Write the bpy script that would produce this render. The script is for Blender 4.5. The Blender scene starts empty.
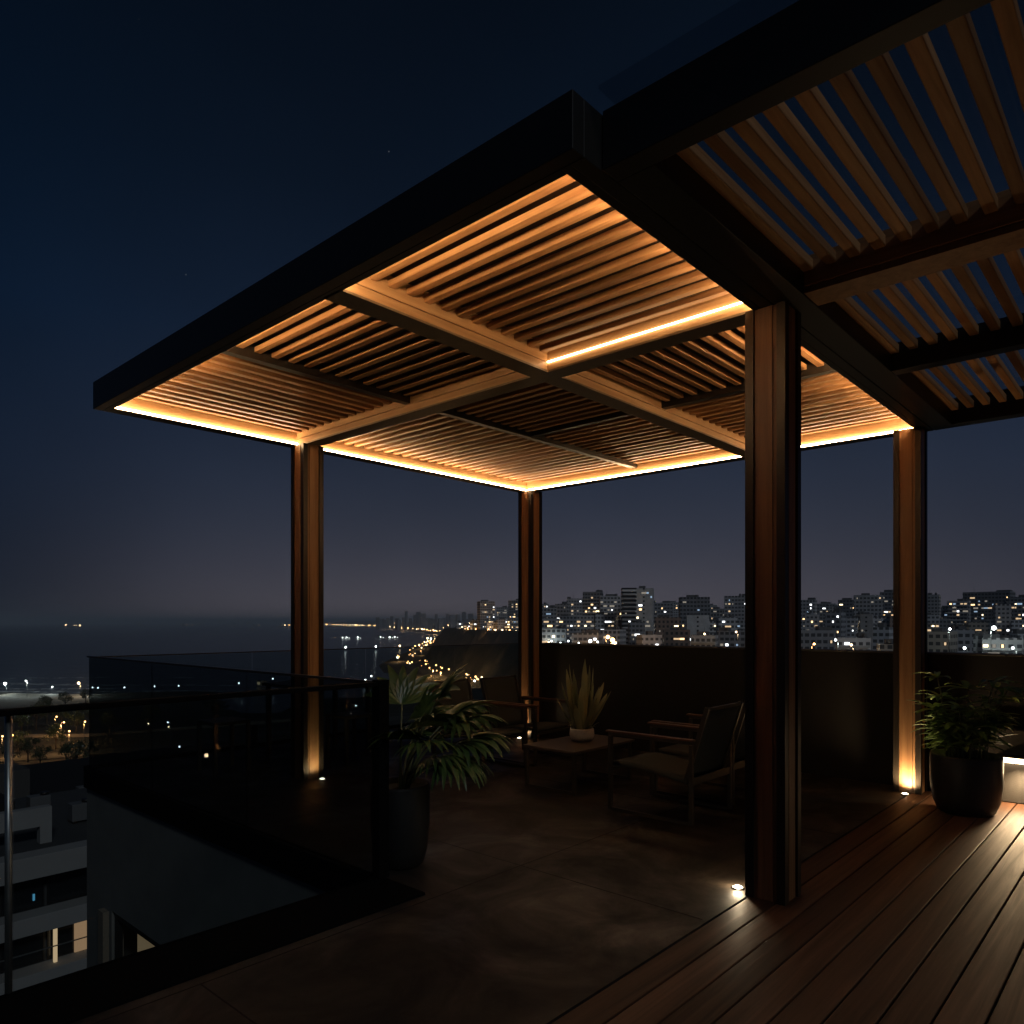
import bpy, bmesh, math, random
from mathutils import Vector, Matrix
random.seed(7)
R = math.radians
scene = bpy.context.scene
COL = scene.collection
YAW = R(42.2); SN, CS = math.sin(YAW), math.cos(YAW); FOC = 735.0; EYE = 1.35
# world axes: X runs along the deck boards (towards the parapet), Y across them (towards the sea), Z up
def cam2w(X, Y): return (X*SN + Y*CS, -X*CS + Y*SN)          # metres right / ahead of the viewpoint -> world
def far(px, Y): return cam2w((px-512)/FOC*Y, Y)                 # bearing taken from the photo + a distance
def zat(py, Y): return EYE + (622-py)/FOC*Y

# ------------------------------------------------------------------ materials
def new_mat(name):
    m = bpy.data.materials.new(name); m.use_nodes = True
    nt = m.node_tree
    b = nt.nodes['Principled BSDF']
    return m, nt, b
def setc(b, col): b.inputs['Base Color'].default_value = (*col, 1)
def plain(name, col, rough=0.5, metal=0.0, spec=0.5, bump=0, scale=40, vary=0.25):
    m, nt, b = new_mat(name)
    n = nt.nodes.new('ShaderNodeTexNoise'); n.inputs['Scale'].default_value = scale; n.inputs['Detail'].default_value = 5
    tc = nt.nodes.new('ShaderNodeTexCoord'); nt.links.new(tc.outputs['Object'], n.inputs['Vector'])
    mx = nt.nodes.new('ShaderNodeMix'); mx.data_type = 'RGBA'
    mx.inputs[6].default_value = (*[c*(1-vary) for c in col], 1); mx.inputs[7].default_value = (*[min(1, c*(1+vary)) for c in col], 1)
    nt.links.new(n.outputs['Fac'], mx.inputs[0]); nt.links.new(mx.outputs[2], b.inputs['Base Color'])
    b.inputs['Roughness'].default_value = rough; b.inputs['Metallic'].default_value = metal
    b.inputs['Specular IOR Level'].default_value = spec
    if bump:
        bp = nt.nodes.new('ShaderNodeBump'); bp.inputs['Strength'].default_value = bump; bp.inputs['Distance'].default_value = 0.004
        nt.links.new(n.outputs['Fac'], bp.inputs['Height']); nt.links.new(bp.outputs['Normal'], b.inputs['Normal'])
    return m
def wood(name, dark, light, axis, rough=0.42, fine=26.0, along=1.3, island=0.35, bump=0.25, spec=0.4):
    m, nt, b = new_mat(name)
    L = nt.links.new; N = nt.nodes.new
    tc = N('ShaderNodeTexCoord'); mp = N('ShaderNodeMapping')
    sc = [fine]*3; sc[axis] = along; mp.inputs['Scale'].default_value = sc
    L(tc.outputs['Object'], mp.inputs['Vector'])
    geo = N('ShaderNodeNewGeometry')
    ml = N('ShaderNodeMath'); ml.operation = 'MULTIPLY'; ml.inputs[1].default_value = 37
    L(geo.outputs['Random Per Island'], ml.inputs[0])
    va = N('ShaderNodeVectorMath'); va.operation = 'ADD'; L(mp.outputs[0], va.inputs[0]); L(ml.outputs[0], va.inputs[1])
    n = N('ShaderNodeTexNoise'); n.inputs['Scale'].default_value = 1.0; n.inputs['Detail'].default_value = 6; n.inputs['Roughness'].default_value = 0.62; n.inputs['Distortion'].default_value = 0.6
    L(va.outputs[0], n.inputs['Vector'])
    cr = N('ShaderNodeValToRGB'); cr.color_ramp.elements[0].position = 0.3; cr.color_ramp.elements[1].position = 0.72
    cr.color_ramp.elements[0].color = (*dark, 1); cr.color_ramp.elements[1].color = (*light, 1)
    L(n.outputs['Fac'], cr.inputs[0])
    mr = N('ShaderNodeMapRange'); mr.inputs[3].default_value = 1-island; mr.inputs[4].default_value = 1+island
    L(geo.outputs['Random Per Island'], mr.inputs[0])
    vm = N('ShaderNodeVectorMath'); vm.operation = 'SCALE'; L(cr.outputs[0], vm.inputs[0]); L(mr.outputs[0], vm.inputs['Scale'])
    L(vm.outputs[0], b.inputs['Base Color'])
    rr = N('ShaderNodeMapRange'); rr.inputs[3].default_value = rough+0.12; rr.inputs[4].default_value = rough-0.1; L(n.outputs['Fac'], rr.inputs[0]); L(rr.outputs[0], b.inputs['Roughness'])
    b.inputs['Specular IOR Level'].default_value = spec
    bp = N('ShaderNodeBump'); bp.inputs['Strength'].default_value = bump; bp.inputs['Distance'].default_value = 0.003
    L(n.outputs['Fac'], bp.inputs['Height']); L(bp.outputs['Normal'], b.inputs['Normal'])
    return m
def emit(name, col, s, sample=True):
    m, nt, b = new_mat(name)
    setc(b, (0.02, 0.02, 0.02)); b.inputs['Emission Color'].default_value = (*col, 1); b.inputs['Emission Strength'].default_value = s
    if not sample: m.cycles.emission_sampling = 'NONE'
    return m
def glass(name, tint, rough=0.0):
    m = bpy.data.materials.new(name); m.use_nodes = True; nt = m.node_tree; nt.nodes.clear()
    N = nt.nodes.new; L = nt.links.new
    out = N('ShaderNodeOutputMaterial'); t = N('ShaderNodeBsdfTransparent'); t.inputs[0].default_value = (*tint, 1)
    g = N('ShaderNodeBsdfGlossy'); g.inputs['Roughness'].default_value = rough
    fr = N('ShaderNodeFresnel'); fr.inputs[0].default_value = 1.45
    geo = N('ShaderNodeNewGeometry')
    ff = N('ShaderNodeMath'); ff.operation = 'SUBTRACT'; ff.inputs[0].default_value = 1; L(geo.outputs['Backfacing'], ff.inputs[1])
    fm = N('ShaderNodeMath'); fm.operation = 'MULTIPLY'; fr.inputs[0].default_value = 1.25; L(fr.outputs[0], fm.inputs[0]); L(ff.outputs[0], fm.inputs[1])
    tm = N('ShaderNodeMix'); tm.data_type = 'RGBA'; L(geo.outputs['Backfacing'], tm.inputs[0]); tm.inputs[6].default_value = (*tint, 1); tm.inputs[7].default_value = (1, 1, 1, 1); L(tm.outputs[2], t.inputs[0])
    mx = N('ShaderNodeMixShader'); L(fm.outputs[0], mx.inputs[0]); L(t.outputs[0], mx.inputs[1]); L(g.outputs[0], mx.inputs[2]); L(mx.outputs[0], out.inputs[0])
    return m
WL, WD = (0.66, 0.42, 0.215), (0.42, 0.235, 0.105)
WOOD = [wood('cedar_%s' % a, WD, WL, i) for i, a in enumerate(('lengthwise', 'crosswise', 'upright'))]
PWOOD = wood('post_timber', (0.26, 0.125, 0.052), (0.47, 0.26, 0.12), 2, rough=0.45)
PWOOD_SHADE = wood('shaded_post_timber', (0.15, 0.066, 0.028), (0.31, 0.15, 0.066), 2, rough=0.45)  # same timber as PWOOD, the near post's shade put into its colour
SLATW = [wood('slat_timber_%s' % a, (0.26, 0.118, 0.046), (0.50, 0.275, 0.125), i, rough=0.5) for i, a in enumerate(('x', 'y'))]
DECKW = wood('deck_timber', (0.043, 0.0195, 0.0105), (0.128, 0.060, 0.032), 0, rough=0.54, fine=22, along=0.9, island=0.38, bump=0.6, spec=.22)
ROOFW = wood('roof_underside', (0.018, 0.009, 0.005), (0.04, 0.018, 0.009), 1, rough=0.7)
DARKM = plain('dark_powder_coat', (0.016, 0.015, 0.014), 0.45, 0.0, 0.4, bump=0.06, scale=220)
TRIMM = plain('bronze_trim', (0.045, 0.036, 0.028), 0.38, 0.6, 0.5, scale=60)
FRAME = plain('chair_metal', (0.075, 0.066, 0.055), 0.4, 0.5, 0.5, scale=90)
SLING = plain('sling_fabric', (0.05, 0.053, 0.047), 0.8, 0, 0.2, bump=0.3, scale=500)
ARMW = wood('armrest_timber', (0.06, 0.028, 0.014), (0.15, 0.075, 0.038), 1, rough=0.35)
TABT = plain('table_top', (0.085, 0.066, 0.052), 0.42, 0, 0.5, scale=18, bump=0.1)
POTD = plain('pot_dark', (0.017, 0.0165, 0.015), 0.5, 0, 0.5, bump=0.15, scale=60)
KERBP = plain('pot_black', (0.010, 0.0098, 0.009), 0.6, 0, 0.3, bump=0.15, scale=60)
POTL = plain('pot_pale', (0.42, 0.38, 0.33), 0.6, 0, 0.4, bump=0.2, scale=70)
SOIL = plain('potting_soil', (0.02, 0.014, 0.009), 0.95, 0, 0.1, bump=1.0, scale=90)
RENDERW = plain('dark_render', (0.016, 0.0155, 0.0145), 0.82, 0, 0.25, bump=0.25, scale=120)
KERBM = plain('black_edge_metal', (0.004, 0.004, 0.004), 0.85, 0, 0.06, scale=50)
GREYR = plain('grey_render', (0.075, 0.07, 0.065), 0.85, 0, 0.25, bump=0.25, scale=100, vary=0.15)
TERW = plain('terrace_facade', (0.17, 0.17, 0.155), 0.85, 0, 0.2, bump=0.1, scale=4, vary=0.2)
STEEL = plain('brushed_steel', (0.5, 0.5, 0.48), 0.35, 0.9)
GL_L = glass('tinted_balustrade_glass', (0.46, 0.52, 0.54))
GL_D = glass('dark_tinted_glass', (0.30, 0.34, 0.36))
GL_N = glass('clear_balustrade_glass', (0.80, 0.84, 0.84))
GL_R = glass('roof_glass', (0.66, 0.70, 0.72))
LEDC = (1.0, 0.66, 0.345)
LED = emit('warm_led', LEDC, 44.0)
LEDF = emit('warm_led_slim', LEDC, 16.0)
LEDR = emit('warm_led_bright', LEDC, 62.0)
UPL = emit('uplight_lens', (1.0, 0.86, 0.62), 9.0)
STEPL = emit('step_light_lens', (1.0, 0.72, 0.42), 8.0)

def leafmat(name, dark, light):
    m, nt, b = new_mat(name); N = nt.nodes.new; L = nt.links.new
    geo = N('ShaderNodeNewGeometry'); cr = N('ShaderNodeValToRGB')
    cr.color_ramp.elements[0].color = (*dark, 1); cr.color_ramp.elements[1].color = (*light, 1)
    L(geo.outputs['Random Per Island'], cr.inputs[0]); L(cr.outputs[0], b.inputs['Base Color'])
    b.inputs['Roughness'].default_value = 0.38
    return m
LEAF_A = leafmat('fan_leaf', (0.03, 0.062, 0.016), (0.10, 0.145, 0.04))
LEAF_B = leafmat('glossy_leaf', (0.09, 0.18, 0.04), (0.26, 0.40, 0.11))
LEAF_C = leafmat('sword_leaf', (0.16, 0.18, 0.08), (0.42, 0.40, 0.20))
LEAF_T = leafmat('tree_leaf', (0.02, 0.035, 0.012), (0.055, 0.08, 0.028))
STEMM = plain('plant_stem', (0.085, 0.095, 0.04), 0.5)
BARK = plain('bark', (0.06, 0.042, 0.028), 0.9, bump=0.5, scale=12)

def concrete_floor():
    m, nt, b = new_mat('polished_concrete'); N = nt.nodes.new; L = nt.links.new
    tc = N('ShaderNodeTexCoord')
    n1 = N('ShaderNodeTexNoise'); n1.inputs['Scale'].default_value = 1.7; n1.inputs['Detail'].default_value = 9; n1.inputs['Roughness'].default_value = 0.62; n1.inputs['Distortion'].default_value = 0.8
    n2 = N('ShaderNodeTexNoise'); n2.inputs['Scale'].default_value = 22; n2.inputs['Detail'].default_value = 6
    L(tc.outputs['Object'], n1.inputs['Vector']); L(tc.outputs['Object'], n2.inputs['Vector'])
    cr = N('ShaderNodeValToRGB'); e = cr.color_ramp.elements
    e[0].position = .34; e[0].color = (0.006, 0.0052, 0.0046, 1); e[1].position = .7; e[1].color = (0.075, 0.058, 0.044, 1)
    k = e.new(.52); k.color = (0.021, 0.0165, 0.013, 1)
    L(n1.outputs['Fac'], cr.inputs[0])
    mx = N('ShaderNodeMix'); mx.data_type = 'RGBA'; mx.blend_type = 'OVERLAY'; mx.inputs[0].default_value = 0.5
    L(cr.outputs[0], mx.inputs[6]); L(n2.outputs['Fac'], mx.inputs[7]); L(mx.outputs[2], b.inputs['Base Color'])
    rr = N('ShaderNodeMapRange'); rr.inputs[1].default_value = .35; rr.inputs[2].default_value = .68; rr.inputs[3].default_value = 0.72; rr.inputs[4].default_value = 0.32
    L(n1.outputs['Fac'], rr.inputs[0]); L(rr.outputs[0], b.inputs['Roughness'])
    b.inputs['Specular IOR Level'].default_value = 0.4
    bp = N('ShaderNodeBump'); bp.inputs['Strength'].default_value = 0.12; bp.inputs['Distance'].default_value = 0.004
    L(n2.outputs['Fac'], bp.inputs['Height']); L(bp.outputs['Normal'], b.inputs['Normal'])
    return m
FLOORM = concrete_floor()

# ------------------------------------------------------------------ mesh helpers
def box(bm, x0, x1, y0, y1, z0, z1):
    if x0 > x1: x0, x1 = x1, x0
    if y0 > y1: y0, y1 = y1, y0
    if z0 > z1: z0, z1 = z1, z0
    v = [bm.verts.new(p) for p in ((x0,y0,z0),(x1,y0,z0),(x1,y1,z0),(x0,y1,z0),(x0,y0,z1),(x1,y0,z1),(x1,y1,z1),(x0,y1,z1))]
    for f in ((3,2,1,0),(4,5,6,7),(0,1,5,4),(1,2,6,5),(2,3,7,6),(3,0,4,7)): bm.faces.new([v[i] for i in f])
def bar(bm, p, q, w, h=None, up=(0,0,1)):
    """rectangular bar from p to q, w across, h along up"""
    p, q = Vector(p), Vector(q); h = h or w; d = (q-p).normalized(); u = Vector(up)
    if abs(d.dot(u)) > .95: u = Vector((0,1,0))
    s = d.cross(u).normalized(); u = s.cross(d).normalized()
    v = []
    for c in (p, q):
        for a, b_ in ((-1,-1),(1,-1),(1,1),(-1,1)): v.append(bm.verts.new(c + s*(a*w/2) + u*(b_*h/2)))
    for f in ((3,2,1,0),(4,5,6,7),(0,1,5,4),(1,2,6,5),(2,3,7,6),(3,0,4,7)): bm.faces.new([v[i] for i in f])
def tube(bm, pts, rads, n=8, cap=True):
    pts = [Vector(p) for p in pts]; rings = []
    for i, p in enumerate(pts):
        d = (pts[min(i+1, len(pts)-1)] - pts[max(i-1, 0)]).normalized()
        u = Vector((1,0,0)) if abs(d.x) < .8 else Vector((0,1,0))
        s = d.cross(u).normalized(); t = s.cross(d)
        r = rads[i] if isinstance(rads, (list, tuple)) else rads
        rings.append([bm.verts.new(p + (s*math.cos(k*2*math.pi/n) + t*math.sin(k*2*math.pi/n))*r) for k in range(n)])
    for a, b_ in zip(rings, rings[1:]):
        for k in range(n): bm.faces.new((a[k], a[(k+1) % n], b_[(k+1) % n], b_[k])).smooth = True
    if cap: bm.faces.new(rings[0][::-1]); bm.faces.new(rings[-1])
def lathe(bm, prof, n=40, c=(0,0,0)):
    rings = [[bm.verts.new((c[0]+r*math.cos(k*2*math.pi/n), c[1]+r*math.sin(k*2*math.pi/n), c[2]+z)) for k in range(n)] for r, z in prof]
    for a, b_ in zip(rings, rings[1:]):
        for k in range(n): bm.faces.new((a[k], a[(k+1) % n], b_[(k+1) % n], b_[k])).smooth = True
    bm.faces.new(rings[0][::-1]); bm.faces.new(rings[-1])
def leaf(bm, base, d, up, length, width, droop=0.4, n=7, fold=0.25, prof=None, twist=0.0):
    """one curved, folded leaf blade"""
    d = Vector(d).normalized(); up = Vector(up); p = Vector(base); st = length/n; prev = None
    for i in range(n+1):
        t = i/n
        s = d.cross(up)
        if s.length < 1e-4: s = d.cross(Vector((1,0,0)))
        s.normalize(); nn = s.cross(d).normalized()
        if twist: 
            rm = Matrix.Rotation(twist*t, 3, d); s2 = rm @ s; nn2 = rm @ nn
        else: s2, nn2 = s, nn
        w = width*(prof(t) if prof else math.sin(math.pi*min(.98, .06+.94*t))**.75)/2
        cur = [bm.verts.new(p + s2*w + nn2*(w*fold)), bm.verts.new(p), bm.verts.new(p - s2*w + nn2*(w*fold))]
        if prev:
            for k in (0, 1): bm.faces.new((prev[k], prev[k+1], cur[k+1], cur[k])).smooth = True
        prev = cur
        p = p + d*st; d = (d + Vector((0,0,-1))*droop/n*(0.4+1.2*t)).normalized()
    return p
def mk(name, bm, mat, parent=None, bevel=0):
    me = bpy.data.meshes.new(name)
    bm.to_mesh(me); bm.free()
    for m in (mat if isinstance(mat, (list, tuple)) else [mat]): me.materials.append(m)
    o = bpy.data.objects.new(name, me); COL.objects.link(o)
    if parent is not None:
        o.parent = parent
        r = parent
        off = Vector((0,0,0))
        if r.get('_w'): off = -Vector(r['_w'])
        o.location = off
        o['_w'] = (0.0, 0.0, 0.0)
    if bevel > 0:
        md = o.modifiers.new('bevel', 'BEVEL'); md.width = bevel; md.segments = 2; md.limit_method = 'ANGLE'
    return o
def B(): return bmesh.new()
def boxes(name, lst, mat, parent=None, bevel=0):
    bm = B()
    for a in lst: box(bm, *a)
    return mk(name, bm, mat, parent, bevel)
def tag(o, label, cat, group=None):
    o['label'] = label; o['category'] = cat
    if group: o['group'] = group
    return o
def thing(name, label, cat, loc=(0,0,0), group=None):
    """Empty at the thing's base. Parts are modelled in world coordinates unless loc is the origin."""
    o = bpy.data.objects.new(name, None); COL.objects.link(o); o.location = loc; o['_w'] = tuple(float(v) for v in loc)
    o.empty_display_size = .2
    return tag(o, label, cat, group)
def struct(o, kind='structure'): o['kind'] = kind; return o
def dup(o, parent=None):
    c = o.copy(); COL.objects.link(c)
    if parent is not None: c.parent = parent
    for ch in list(o.children): dup(ch, c)
    return c
def lamp(name, kind, loc, energy, col, parent=None, **kw):
    l = bpy.data.lights.new(name, kind); l.energy = energy; l.color = col
    for k, v in kw.items(): setattr(l, k, v)
    o = bpy.data.objects.new(name, l); COL.objects.link(o)
    o.location = loc
    if parent is not None:
        o.parent = parent
        if parent.get('_w'): o.location = Vector(loc) - Vector(parent['_w'])
    return o

# ------------------------------------------------------------------ the terrace: floor, deck, kerb
XE, YE, YF = 2.39, 3.10, 7.40         # slab edge beside the void, slab edge in front, far edge
def poly(bm, pts, z0, z1):
    lo = [bm.verts.new((x, y, z0)) for x, y in pts]; hi = [bm.verts.new((x, y, z1)) for x, y in pts]
    bm.faces.new(hi); bm.faces.new(lo[::-1]); n = len(pts)
    for i in range(n): bm.faces.new((lo[i], lo[(i+1) % n], hi[(i+1) % n], hi[i]))
bm = B()
poly(bm, [(-5, 1.575), (6.62, 1.575), (6.62, 5.70), (8.34, YF-.02), (XE+.02, YF-.02), (XE+.02, 2.76), (-5, 2.76)], -0.05, 0.0)
struct(mk('floor', bm, FLOORM))
# saw-cut joints in the concrete
bm = B()
for x in (-0.55, 1.25, 3.05, 4.85): box(bm, x-.003, x+.003, 1.6, 2.7 if x < XE else 5.6, .0003, .0012)
for y in (2.70,): box(bm, -5, 6.6, y-.003, y+.003, .0003, .0012)
for y in (4.5, 6.3): box(bm, XE+.1, 6.6, y-.003, y+.003, .0003, .0012)
struct(mk('floor_joint', bm, plain('joint', (0.008, 0.006, 0.005), 0.9)))
# the deck: real boards with open gaps over a dark void
bm = B(); w = .136; y = 1.565
while y > -4.6:
    x = -5 - random.random()*2
    while x < 6.6:
        ln = random.choice((4.2, 4.8, 5.4)) if x < -4 else 20
        x1 = min(x+ln, 6.60); box(bm, max(x, -5), x1-.004, y-w+.008, y, -.03, random.uniform(-.0012, .0012)); x = x1
    y -= w
deck = struct(mk('deck', bm, DECKW, bevel=.003))
struct(boxes('deck_base', [(-5, 6.62, -4.6, 1.573, -.17, -.06)], plain('deck_void', (0.006, 0.005, 0.004), 0.95)))
# kerb strips along the open edges (black metal channel)
bm = B()
box(bm, -5, XE+.02, 2.765, YE+.03, -.17, .012)
box(bm, XE-.03, XE+.018, YE+.031, YF, -.17, .012)
box(bm, XE-.03, 8.36, YF+.001, YF+.06, -.17, .03)
struct(mk('kerb', bm, KERBM, bevel=.004))

# building under the terrace
bt = thing('terrace_building', 'dark grey building wall below the terrace edge with a dimly lit window', 'building', (XE, YF, -30))
bm = B()
wx = XE - .005
z_a, z_b, y_a, y_b = -1.15, -3.2, 5.12, 6.84
def quad(bm, *p): return bm.faces.new([bm.verts.new(q) for q in p])
def wallX(y0, y1, z0, z1): quad(bm, (wx, y1, z0), (wx, y0, z0), (wx, y0, z1), (wx, y1, z1))
wallX(YE, y_a, -30, -.171); wallX(y_b, YF+.05, -30, -.171); wallX(y_a, y_b, z_a, -.171); wallX(y_a, y_b, -30, z_b)
rx = wx+.07
quad(bm, (wx, y_a, z_a), (wx, y_b, z_a), (rx, y_b, z_a), (rx, y_a, z_a)); quad(bm, (wx, y_a, z_b), (rx, y_a, z_b), (rx, y_b, z_b), (wx, y_b, z_b))
quad(bm, (wx, y_b, z_a), (wx, y_b, z_b), (rx, y_b, z_b), (rx, y_b, z_a)); quad(bm, (wx, y_a, z_b), (wx, y_a, z_a), (rx, y_a, z_a), (rx, y_a, z_b))
quad(bm, (-5, YE, -30), (wx, YE, -30), (wx, YE, -.171), (-5, YE, -.171))
quad(bm, (wx, YF+.05, -30), (9, YF+.05, -30), (9, YF+.05, -.171), (wx, YF+.05, -.171))
quad(bm, (9, YF+.05, -30), (9, -5, -30), (9, -5, -.171), (9, YF+.05, -.171))
quad(bm, (-5, -5, -.171), (9, -5, -.171), (9, YF+.05, -.171), (wx, YF+.05, -.171), (wx, YE, -.171), (-5, YE, -.171))
mk('wall', bm, TERW, bt)
wn = boxes('window', [(rx-.05, rx-.005, y_a+.01, y_b-.01, z_a-.06, z_a-.005), (rx-.05, rx-.005, y_a+.01, y_a+.07, z_b+.01, z_a-.06), (rx-.05, rx-.005, y_b-.07, y_b-.01, z_b+.01, z_a-.06), (rx-.05, rx-.005, 5.86, 5.97, z_b+.01, z_a-.06)], DARKM, bt)
bm = B()
for k in range(40):
    yy = 5.975 + k*.0112; quad(bm, (rx-.008-(k % 2)*.012, yy, z_b+.02), (rx-.008-((k+1) % 2)*.012, yy+.0112, z_b+.02), (rx-.008-((k+1) % 2)*.012, yy+.0112, z_a-.07), (rx-.008-(k % 2)*.012, yy, z_a-.07))
mk('curtain', bm, emit('curtain_glow', (1.0, .74, .42), .075), wn)
boxes('pane', [(rx-.004, rx-.002, y_a+.07, 5.858, z_b+.02, z_a-.06)], emit('dim_pane', (1, .76, .46), .026), wn)
boxes('column', [(wx-.05, wx+.12, 6.90, 7.02, -30, z_a-.02)], plain('pilaster', (.19, .16, .12), .8), bt)

# parapet
pw = thing('parapet_wall', 'long dark rendered parapet wall closing the terrace in front of the city', 'wall', (6.62, 0, 0))
boxes('wall', [(6.64, 6.80, -6, 5.60, -.17, 1.09)], RENDERW, pw)
boxes('coping', [(6.625, 6.815, -6+1.161*k+.003, -6+1.161*(k+1)-.003, 1.091, 1.105) for k in range(10)], plain('coping', (.06, .056, .05), .5), pw, .003)
# low block and step lights against the parapet
pb = tag(boxes('wall_ledge', [(6.56, 6.636, -3.4, 1.16, 0.002, .55)], GREYR, None, .006), 'low grey rendered ledge against the parapet carrying the white step light', 'ledge')
def step_light(y, label):
    t = thing('step_light', label, 'wall light', (6.560, y, .30), 'step lights on the low ledge')
    boxes('housing', [(6.480, 6.558, y-.16, y+.16, .347, .362), (6.492, 6.558, y-.16, y-.15, .295, .3465), (6.492, 6.558, y+.15, y+.16, .295, .3465)], DARKM, t)
    o = lamp('step_lamp', 'SPOT', (6.502, y, .285), 30, (1, .70, .39), t, spot_size=R(160), spot_blend=.7, shadow_soft_size=.06); o.rotation_euler = Vector((-.55, 0, -1)).to_track_quat('-Z', 'Y').to_euler()
    boxes('lens', [(6.515, 6.558, y-.148, y+.148, 0.305, .345)], STEPL, t)
    return t
step_light(.85, 'bright white step light low on the grey ledge behind the round black pot')
step_light(-.9, 'added step light along the grey ledge, unseen beyond the right picture edge')  # added out of view so its bounce off the deck warms the slats

# ------------------------------------------------------------------ glass balustrades
ZT = 1.02
g1 = thing('glass_balustrade', 'tinted glass balustrade with black handrail along the near terrace edge', 'balustrade', (0, YE, 0))
boxes('handrail', [(-5, XE-.03, YE-.025, YE+.025, ZT-.004, ZT+.018)], KERBM, g1, .004)
xs = [-5, -2.4, -.80, .745, XE-.03]
for a, b_ in zip(xs, xs[1:]): boxes('glass_panel', [(a+.008, b_-.008, YE-.006, YE+.006, .013, ZT-.005)], GL_N, g1)
for x in xs[1:-1]:
    bm = B(); tube(bm, [(x, YE+.03, -.12), (x, YE+.03, ZT-.006)], .012, 10); mk('standoff_post', bm, STEEL, g1)
boxes('corner_post', [(XE-.029, XE+.035, YE-.032, YE+.032, .013, ZT+.027)], KERBM, g1, .003)
g2 = thing('glass_balustrade', 'dark tinted glass balustrade running from the corner post out to the far corner', 'balustrade', (XE, YE, 0))
ys = [YE+.036, 4.5, 6.0, YF-.01]
for a, b_ in zip(ys, ys[1:]): boxes('glass_panel', [(XE-.006, XE+.006, a+.006, b_-.006, .013, ZT+.004)], GL_D, g2)
boxes('top_rail', [(XE-.012, XE+.012, YE+.036, YF+.03, ZT+.005, ZT+.018)], TRIMM, g2)
g3 = thing('glass_balustrade', 'far glass balustrade between the terrace and the sea, behind the armchairs', 'balustrade', (XE, YF, 0))
xs = [XE, 4.0, 5.5, 7.0, 8.34]
for a, b_ in zip(xs, xs[1:]): boxes('glass_panel', [(a+.006, b_-.006, YF+.016, YF+.028, .031, ZT)], GL_L, g3)
boxes('top_rail', [(XE+.014, 8.34, YF+.011, YF+.033, ZT+.001, ZT+.012)], TRIMM, g3)
for x in xs[1:-1]: boxes('post', [(x-.02, x+.02, YF-.06, YF+.0, .0, .24)], DARKM, g3)
bm = B(); bar(bm, (6.7, 5.62, .52), (8.32, YF, .52), .012, .98); mk('end_panel', bm, GL_L, g3)

# ------------------------------------------------------------------ lit pergola
Z0, Z1 = 2.88, 3.074
pg = thing('pergola', 'lit timber pergola with warm strip lights under slats and a dark metal rim', 'pergola', (3.56, 1.485, 0))
def post(cx, cy, h=Z0, parent=pg, top=None, pm=None):
    pm = pm or PWOOD
    p = boxes('post', [(cx-.088, cx+.088, cy-.088, cy+.088, .0, h-.001)], pm, parent)
    for sx in (-1, 1):
        for sy in (-1, 1):
            a, b_ = cx+sx*.1, cy+sy*.1
            bm = B()
            box(bm, a-sx*.042, a, b_-sy*.0119, b_, .0, h-.001); box(bm, a-sx*.0119, a, b_-sy*.042, b_-sy*.012, .0, h-.001)
            mk('corner_trim', bm, TRIMM if top is None else top, p)
    # raised timber batten on each face, leaving shadow lines beside it
    bm = B()
    for s in (-1, 1):
        box(bm, cx+s*.0885, cx+s*.094, cy-.036, cy+.036, .002, h-.002); box(bm, cx-.036, cx+.036, cy+s*.0885, cy+s*.094, .002, h-.002)
    mk('batten', bm, pm, p)
    return p
post(3.56, 1.485, Z0, pm=PWOOD_SHADE); post(3.55, 5.63); post(6.55, 5.65, top=None); post(6.50, 1.59)
X0, X1, Y0, Y1 = 1.89, 6.62, 1.45, 5.78
def rim(name, outer, flange, lining, led, lm=None):
    o = boxes(name, [outer, flange], DARKM, pg, .003)
    ax = 1 if abs(lining[3]-lining[2]) > abs(lining[1]-lining[0]) else 0
    boxes('lining', [lining], WOOD[ax], o)
    if led: boxes('led_strip', [led], lm or LED, o)
    return o
zl = Z0+.0125
rim('rim_beam', (X0, X0+.06, Y0, Y1, Z0, Z1), (X0+.061, X0+.10, Y0+.101, Y1-.101, Z0, Z0+.012), (X0+.061, X0+.078, Y0+.062, Y1-.062, zl, 3.052), (X0+.079, X0+.095, Y0+.11, Y1-.11, zl, zl+.014))
rim('rim_beam', (X1-.06, X1, Y0, Y1, Z0, Z1), (X1-.10, X1-.061, Y0+.101, Y1-.101, Z0, Z0+.012), (X1-.078, X1-.061, Y0+.062, Y1-.062, zl, 3.052), (X1-.095, X1-.079, Y0+.11, Y1-.11, zl, zl+.015))
rim('rim_beam', (X0+.061, X1-.061, Y1-.06, Y1, Z0, Z1), (X0+.061, X1-.061, Y1-.10, Y1-.061, Z0, Z0+.012), (X0+.08, X1-.08, Y1-.078, Y1-.061, zl, 3.052), (X0+.10, X1-.10, Y1-.095, Y1-.079, zl, zl+.015))
rim('rim_beam', (X0+.061, X1-.061, Y0, Y0+.06, Z0, Z1), (X0+.061, X1-.061, Y0+.061, Y0+.10, Z0, Z0+.012), (X0+.08, X1-.08, Y0+.061, Y0+.078, zl, 3.052), (X0+.10, X1-.10, Y0+.079, Y0+.093, zl, zl+.012), LEDR)
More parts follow.
